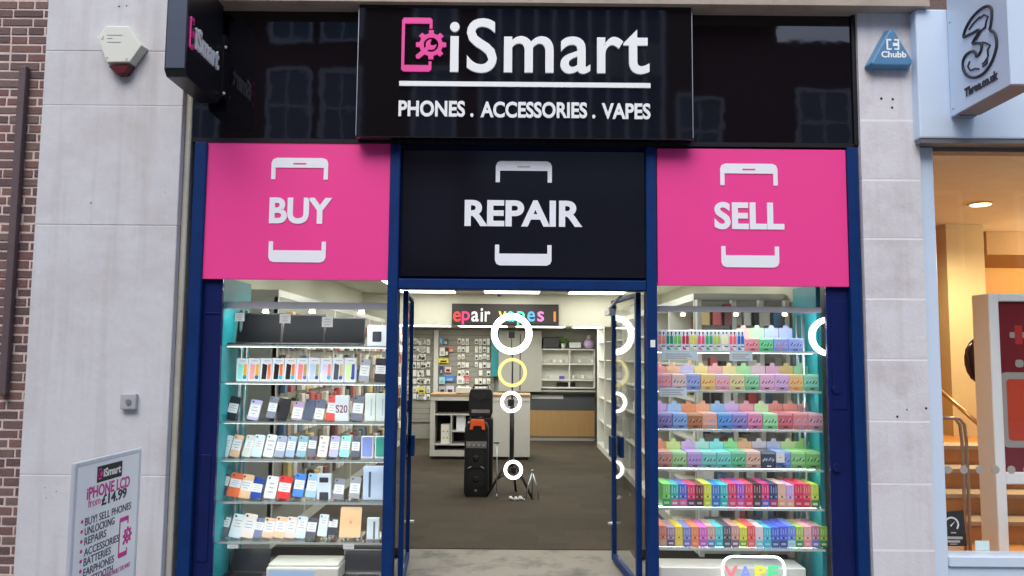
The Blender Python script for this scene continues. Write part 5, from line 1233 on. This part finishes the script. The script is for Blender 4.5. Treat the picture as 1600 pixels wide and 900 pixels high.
# projecting sign
ys0 = -.17; xs = W(1483, 100, ys0).x
yn = WX(1577, 80, xs).y
zlo = WX(1487, 182, xs).z; zhi = zlo + .85
t = thing('projecting_sign', 'white box sign with outlined numeral three projecting from the white fascia', 'projecting sign', (xs + .1, ys0, zlo))
MB().box(xs, xs + .16, yn, ys0 + .004, zlo, zhi).build('box', M_NW, t, bevel=.004)
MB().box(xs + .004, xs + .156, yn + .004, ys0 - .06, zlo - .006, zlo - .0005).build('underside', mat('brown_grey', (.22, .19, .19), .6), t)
F3 = frame(Vector((xs, 0, 0)), Vector((0, -1, 0)), Vector((0, 0, 1)), Vector((-1, 0, 0)))
def sg(px, py):
    q = WX(px, py, xs); return (-q.y, q.z)
main3 = [(1506, 58), (1509, 46), (1517, 31), (1527, 19), (1538, 11), (1546, 9), (1551, 14), (1551, 27), (1549, 42), (1547, 47), (1554, 50), (1558, 58), (1559, 70), (1556, 84), (1550, 99), (1541, 112), (1530, 120), (1520, 122), (1511, 118), (1506, 108), (1505, 97), (1509, 87), (1516, 81), (1522, 80), (1526, 84), (1526, 89), (1531, 85), (1535, 77), (1535, 68), (1527, 67), (1520, 69), (1523, 62), (1529, 53), (1532, 45), (1520, 52), (1508, 58)]
def smooth(pts):
    out = []
    for i in range(len(pts)):
        a, b = Vector(pts[i]), Vector(pts[(i + 1) % len(pts)]); out += [a * .75 + b * .25, a * .25 + b * .75]
    return out
def loop3(pts, r, closed=True):
    q = [sg(*p) for p in (smooth(pts) if closed else pts)]
    s.tube([F3 @ Vector((x, y, .004)) for x, y in q], r, 6, closed=closed)
s = MB(); loop3(main3, .0095); s.build('numeral_outline', M_INK, t)
s = MB()
for ln in ([(1515, 46), (1522, 36), (1532, 26)], [(1531, 29), (1538, 23), (1545, 26), (1542, 33), (1540, 45)], [(1526, 62), (1534, 48), (1540, 42)], [(1536, 66), (1541, 67), (1548, 71), (1544, 78), (1545, 88)], [(1516, 96), (1513, 104), (1517, 110), (1525, 107), (1531, 108)], [(1536, 100), (1540, 96), (1544, 89), (1543, 99), (1536, 104)]):
    loop3(ln, .0055, False)
s.build('numeral_hatching', M_INK, t)
(ya, za), (yb, zb_) = sg(1508, 141), sg(1560, 121)
s = MB(); s.M = F3; zc = (za + zb_) / 2; s.text('Three.co.uk', ya, yb, zc - .03, zc + .03, .001, .006, 0, .03); s.build('lettering', M_INK, t)
MB().box(xs + .02, xs + .14, ys0 - .055, ys0 + .001, zlo - .012, zlo - .0065).build('fixing_plate', M_ALUD, t)
q = MB()
for py in (38, 172):
    y_, z_ = sg(1480, py) if False else (-(ys0 - .03), W(1481, py, ys0).z); q.cyl((xs - .004, ys0 - .03, z_), (xs + .001, ys0 - .03, z_), .006, seg=8)
q.build('fixing_screw', M_ALUD, t)
# window
wn = thing('neighbour_window', 'white framed shop window of the neighbour with a row of frosted dots', 'shop window', (4.2, 0, 0))
x0, x1 = XR1 + .004, W(1466, 450, -.05).x
MB().box(x0, x1, -.05, .08, 0, z0 - .032).build('frame', M_NW, wn, bevel=.006)
zs0, zs1 = W(1535, 886, -.05).z, W(1535, 866, 0).z
MB().box(x1 + .001, 7.5, -.06, .10, zs0, zs1).build('sill', M_NW, wn, bevel=.006)
MB().box(x1 + .001, 7.5, -.04, .10, 0, zs0 - .004).build('stall_riser', M_NW, wn, bevel=.004)
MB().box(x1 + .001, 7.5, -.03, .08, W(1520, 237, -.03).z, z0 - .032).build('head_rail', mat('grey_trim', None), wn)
MB().box(x1 + .002, 7.5, 0.01, .018, zs1, W(1520, 237, -.03).z).build('window_pane', M_GLASS, wn)
for k in range(9):
    p = W(1481 + 24.8 * k, 734, .008); MB().cyl((p.x, .006, p.z), (p.x, .009, p.z), .027, seg=20).build('frosted_dot', mat('frosted_vinyl', (.36, .33, .30), .6), wn)
# room behind it
M_NC = mat('warm_ceiling', (.62, .56, .46), .8); M_NWALL = mat('ochre_wall', (.47, .25, .06), .6, 0, .06, 2); M_NCOL = mat('sand_wall', (.62, .51, .31), .7, 0, .04, 2)
M_STEP = mat('oak', (.46, .20, .035), .45, 0, .2, 3, stretch=(.8, 9, 9))
XN0 = 3.36; YN = 4.7; ZN = 3.12
tag(MB().box(XN0 - .9, 7.6, .12, YN, ZN, ZN + .1).build('ceiling_neighbour', M_NC), kind='structure')
tag(MB().box(XN0 - .9, 7.6, YN, YN + .1, 0.0, ZN + .3).build('wall_neighbour', M_NWALL), kind='structure')
tag(MB().box(XN0 - 1.0, XN0 - .9, .3, YN, 0.0, ZN + .3).build('wall_neighbour', M_NWALL), kind='structure')
tag(MB().box(7.6, 7.7, .12, YN, 0.0, ZN + .3).build('wall_neighbour', M_NWALL), kind='structure')
tag(MB().box(XN0 - .9, 7.6, .12, YN, 0.004, 0.25).build('floor_neighbour', M_STEP), kind='structure')
a, b, c, d = RC(1482, 338, 1541, 600, 2.95)
tag(MB().box(a, b, 2.95, 3.5, 0.25, ZN - .002).build('wall_column', M_NCOL), 'sand coloured square column under the round ceiling lamp', 'column')
a, b, c, d = RC(1541, 335, 1700, 398, 3.4)
tag(MB().box(a, 7.5, 3.4, YN - .01, W(1580, 398, 3.4).z, ZN - .002).build('stair_soffit', mat('tan_soffit', (.33, .21, .10), .7)), 'brown boxed soffit above the stairs beside the sand column', 'soffit')
p = W(1532, 318, 1.35)
k = (ZN - CAM.z) / (W(1532, 318, 1.0).z - CAM.z); yl = CAM.y + (1.0 - CAM.y) * k; p = W(1532, 318, yl)
t = thing('downlight', 'round lit downlight recessed in the warm ceiling of the neighbour shop', 'downlight', (p.x, p.y, ZN))
MB().cyl((p.x, p.y, ZN - .012), (p.x, p.y, ZN - .001), .105, .11, 28).build('trim_ring', M_NC, t)
MB().cyl((p.x, p.y, ZN - .016), (p.x, p.y, ZN - .0125), .085, seg=28).build('lamp_face', mat('downlight_glow', (1, .85, .5), .4, emit=5, ecol=(1, .78, .38)), t)
def lamp(x, y, z, e, par, kind='SPOT'):
    l = bpy.data.lights.new('lamp_light', kind); l.energy = e
    if kind == 'SPOT': l.spot_size = R(165); l.spot_blend = .6
    l.color = (1, .80, .50); l.shadow_soft_size = .12
    o = bpy.data.objects.new('lamp_light', l); COL.objects.link(o); o.parent = par; o.location = Vector((x, y, z)) - wloc(par)
lamp(p.x, p.y, ZN - .03, 215, t)
for xx, yy in ((6.4, 2.5), (6.9, 3.6)):  # extra lamps out of view, added to light the sand column
    t2 = thing('downlight', 'round lit downlight further along the neighbour shop ceiling', 'downlight', (xx, yy, ZN), 'further downlights of the neighbour shop')
    MB().cyl((xx, yy, ZN - .012), (xx, yy, ZN - .001), .105, .11, 20).build('trim_ring', M_NC, t2)
    MB().cyl((xx, yy, ZN - .016), (xx, yy, ZN - .0125), .085, seg=20).build('lamp_face', MATS['downlight_glow'], t2)
    lamp(xx, yy, ZN - .3, 58, t2, 'POINT')
# stairs
st = thing('staircase', 'oak staircase with pale nosings rising inside the neighbour shop', 'stairs', (4.4, 2, .25))
ny = 4
for k in range(ny):
    y0 = .95 + k * .27; zk = .25 + (k + 1) * .165
    MB().box(3.0, 7.3, y0, YN - .05, zk - .165 + .001, zk - .032).build('riser', M_STEP, st)
    MB().box(3.0, 7.3, y0 - .025, y0 + .28, zk - .031, zk).build('tread', mat('pale_nosing', (.42, .33, .24), .5), st)
# rails
h_ = thing('handrail', 'brass coloured stair handrail on bent steel posts behind the neighbour glass', 'handrail', (3.6, .8, .25))
q0, q1 = W(1462, 604, 1.2), W(1530, 664, .75)
MB().tube([q0, q1], .016, 8).build('sloping_rail', mat('brass_tube', (.70, .46, .22), .3, .7), h_)
M_RAIL = mat('bronze_tube', (.42, .33, .26), .35, .7)
for dx in (0, 7):
    q = [W(1466 + dx, 652, .65), W(1492 + dx, 654, .65), W(1500 + dx, 664, .65), W(1503 + dx, 690, .65), W(1506 + dx, 760, .65), W(1508 + dx, 836, .65)]
    q[-1].z = .25
    MB().tube(q, .012, 8).build('post', M_RAIL, h_)
# totem
Yt = .50; a, b, c, d = RC(1553, 459, 1700, 866, Yt)
t = thing('display_totem', 'white display totem with dark red screen standing in the neighbour window', 'totem', (a + .4, Yt + .15, zs1))
M_TOT = mat('totem_white', (.82, .88, .92), .4, 0, .03)
Yb = CAM.y + a * FPX / (1520 - 800.0)
b = a + .85
MB().box(a, a + .075, Yt, Yb, .25, d).build('side_panel', M_TOT, t, bevel=.006)
MB().box(b - .075, b, Yt, Yb, .25, d).build('side_panel', M_TOT, t, bevel=.006)
MB().box(a + .076, b - .076, Yt, Yb, d - .06, d).build('top_panel', M_TOT, t, bevel=.006)
zm0, zm1 = W(1585, 757, Yt).z, W(1585, 738, Yt).z
MB().box(a + .076, b - .076, Yt, Yb, zm0, zm1).build('middle_rail', M_TOT, t, bevel=.006)
MB().box(a + .077, b - .077, Yt + .02, Yt + .05, zm1 + .001, d - .061).build('screen', mat('dark_red_screen', (.17, .022, .03), .15, 0, .5, 1.5), t)
s = MB(); s.M = FRONT(0, Yt + .0195, 0)
x0, x1_, zA, zB = RC(1566, 582, 1640, 700, Yt)
s.ringpoly(rr(x0, x1_, zA, zB, .05, 4), rr(x0 + .05, x1_ - .05, zA + .05, zB - .05, .03, 4), .0005, .0015, 0)
s.rrect(x0 + .051, x1_ - .051, zA + .051, zB - .051, .03, .0005, .0012, 1)
s.build('screen_picture', [mat('screen_grey', (.33, .32, .30), .4), mat('screen_orange', (.50, .06, .03), .4)], t)
s = MB(); s.M = FRONT(0, Yt + .0195, 0)
for (x_, y_, w_, h2, mi) in ((1580, 519, 26, 9, 0), (1588, 508, 12, 30, 1)):
    q = RC(x_, y_, x_ + w_, y_ + h2, Yt); s.rrect(*q, .01, .0005 + .0005 * mi, .0012 + .0005 * mi, mi)
q = RC(1589, 562, 1602, 574, Yt); s.rrect(*q, .02, .0005, .0012, 0)
s.build('screen_picture', [mat('screen_grey', None), mat('screen_red', (.42, .03, .03), .4)], t)
# bag, leaflet, card
p = W(1522, 563, Yb + .16); t = thing('backpack', 'dark brown rounded bag hanging behind the white totem', 'bag', (p.x, p.y, p.z - .3))
MB().ball((p.x + .06, p.y, p.z), .13, .09, .19).build('body', mat('brown_leather', (.045, .02, .016), .5, 0, .2), t)
MB().tube([(p.x - .03, p.y - .03, p.z + .13), (p.x - .085, p.y - .05, p.z + .08), (p.x - .07, p.y - .05, p.z - .05), (p.x - .04, p.y - .03, p.z - .14)], .012, 6).build('strap', mat('brown_leather', None), t)
MB().tube([(p.x + .08, Yb - .005, p.z + .24), (p.x + .08, p.y, p.z + .24), (p.x + .08, p.y, p.z + .17)], .008, 6).build('hook', M_ALUD, t)
Yl = .22; a, b, c, d = RC(1472, 798, 1507, 868, Yl)
s = MB(); s.M = FRONT(0, Yl, 0); s.prism([(a, zs1 + .001), (b + .01, zs1 + .001), (b - .005, d + .005), (a, d - .01)], 0, .006)
o = tag(s.build('leaflet', mat('black_card', (.012, .012, .014), .5)), 'black standing leaflet with white dial symbol in the neighbour window', 'leaflet')
s = MB(); s.M = FRONT(0, Yl - .0065, 0); cx, cz = W(1486, 819, Yl).x, W(1486, 819, Yl).z
A = [R(-40 + 260 * i / 18) for i in range(19)]
for i in range(18):
    s.prism([(cx + r * math.cos(an), cz + r * math.sin(an)) for r, an in ((.052, A[i]), (.052, A[i + 1]), (.040, A[i + 1]), (.040, A[i]))], 0, .001)
s.prism([(cx - .012, cz - .008), (cx - .004, cz - .016), (cx + .026, cz + .022)], 0, .001)
s.build('dial_symbol', M_CARD, o)
s = MB(); s.M = FRONT(0, Yl - .0065, 0)
for y_, w_, h2 in ((831, 8, 2), (838, 28, 4), (844, 20, 3.4), (849, 12, 1.5), (854, 20, 3), (862, 13, 2.2), (866, 14, 2.2)):
    q = RC(1489 - w_ / 2, y_, 1489 + w_ / 2, y_ + h2, Yl); s.rect(*q, 0, .001)
s.build('printed_lines', mat('leaflet_grey', (.55, .55, .55), .6), o)
a, b, c, d = RC(1524, 845, 1546, 866, .1); s = MB().box(a, b, .1, .104, zs1 + .001, d)
tag(s.build('small_card', cmat((190, 212, 212))), 'small pale blue card standing on the neighbour window floor', 'card')

# ================================================================== ACROSS THE STREET (seen in the black gloss and the glass)
YO = -16.0
def facing(name, label, x0, x1, h, mwall, wins, fin=None):
    t = thing(name, label, 'building', ((x0 + x1) / 2, YO - 2, 0))
    MB().box(x0, x1, YO - 5, YO, 0, h).build('wall', mwall, t)
    for (a, b, c, d) in wins:
        fr = MB(); fr.box(a - .12, a, YO + .001, YO + .10, c - .1, d + .12).box(b, b + .12, YO + .001, YO + .10, c - .1, d + .12).box(a, b, YO + .001, YO + .09, d, d + .12).box(a, b, YO + .001, YO + .12, c - .12, c)
        fr.box(a, b, YO + .001, YO + .05, (c + d) / 2 - .04, (c + d) / 2 + .04).box((a + b) / 2 - .03, (a + b) / 2 + .03, YO + .001, YO + .045, c, d)
        w_ = fr.build('window', mat('white_sash', (.8, .8, .84), .5), t)
        MB().box(a + .001, b - .001, YO + .002, YO + .012, c + .001, d - .001).build('pane', mat('sash_glass', (.22, .27, .36), .1), w_)
    return t
def wgrid(xs, wd, rows): return [(x, x + wd, c, d) for x in xs for c, d in rows]
M_OB = stained('far_brick', (.12, .055, .045), (.07, .035, .03), .9, 1.5, .5, .3, 8)
facing('brick_terrace', 'dark red brick terrace with white sash windows across the street', -30, -1.0, 15, M_OB, wgrid([-28, -25, -22, -19, -16, -13.5, -11.5, -9.2, -6.75, -5.3, -2.7], 1.0, [(4.4, 6.3), (7.5, 9.5), (10.5, 12.3)]))
t = facing('office_block', 'grey office block with dark glass bands and pale vertical fins across the street', -.99, 4.2, 17, mat('office_grey', (.45, .45, .48), .6), [])
for (c, d) in ((3.6, 6.4), (7.6, 9.4), (10.4, 12.6), (13.4, 15.6)): MB().box(-.95, 4.15, YO + .001, YO + .02, c, d).build('glass_band', mat('office_glass', (.10, .14, .26), .15), t)
for k in range(11): MB().box(-.95 + k * .5, -.86 + k * .5, YO + .021, YO + .16, 3.4, 16.5).build('fin', mat('pale_fin', (.9, .9, .94), .6), t)
facing('brick_corner_house', 'lower dark brick corner house with wide windows across the street', 4.21, 7.4, 13.2, M_OB, [(4.6, 5.7, 7.0, 8.8), (4.6, 5.7, 4.2, 6.2)])
facing('low_brick_house', 'low brick house with open sky above it across the street', 7.41, 30, 10.6, M_OB, wgrid([8.0, 11, 14, 17, 20, 23, 26], 1.3, [(4.2, 6.2), (7.3, 9.0)]))
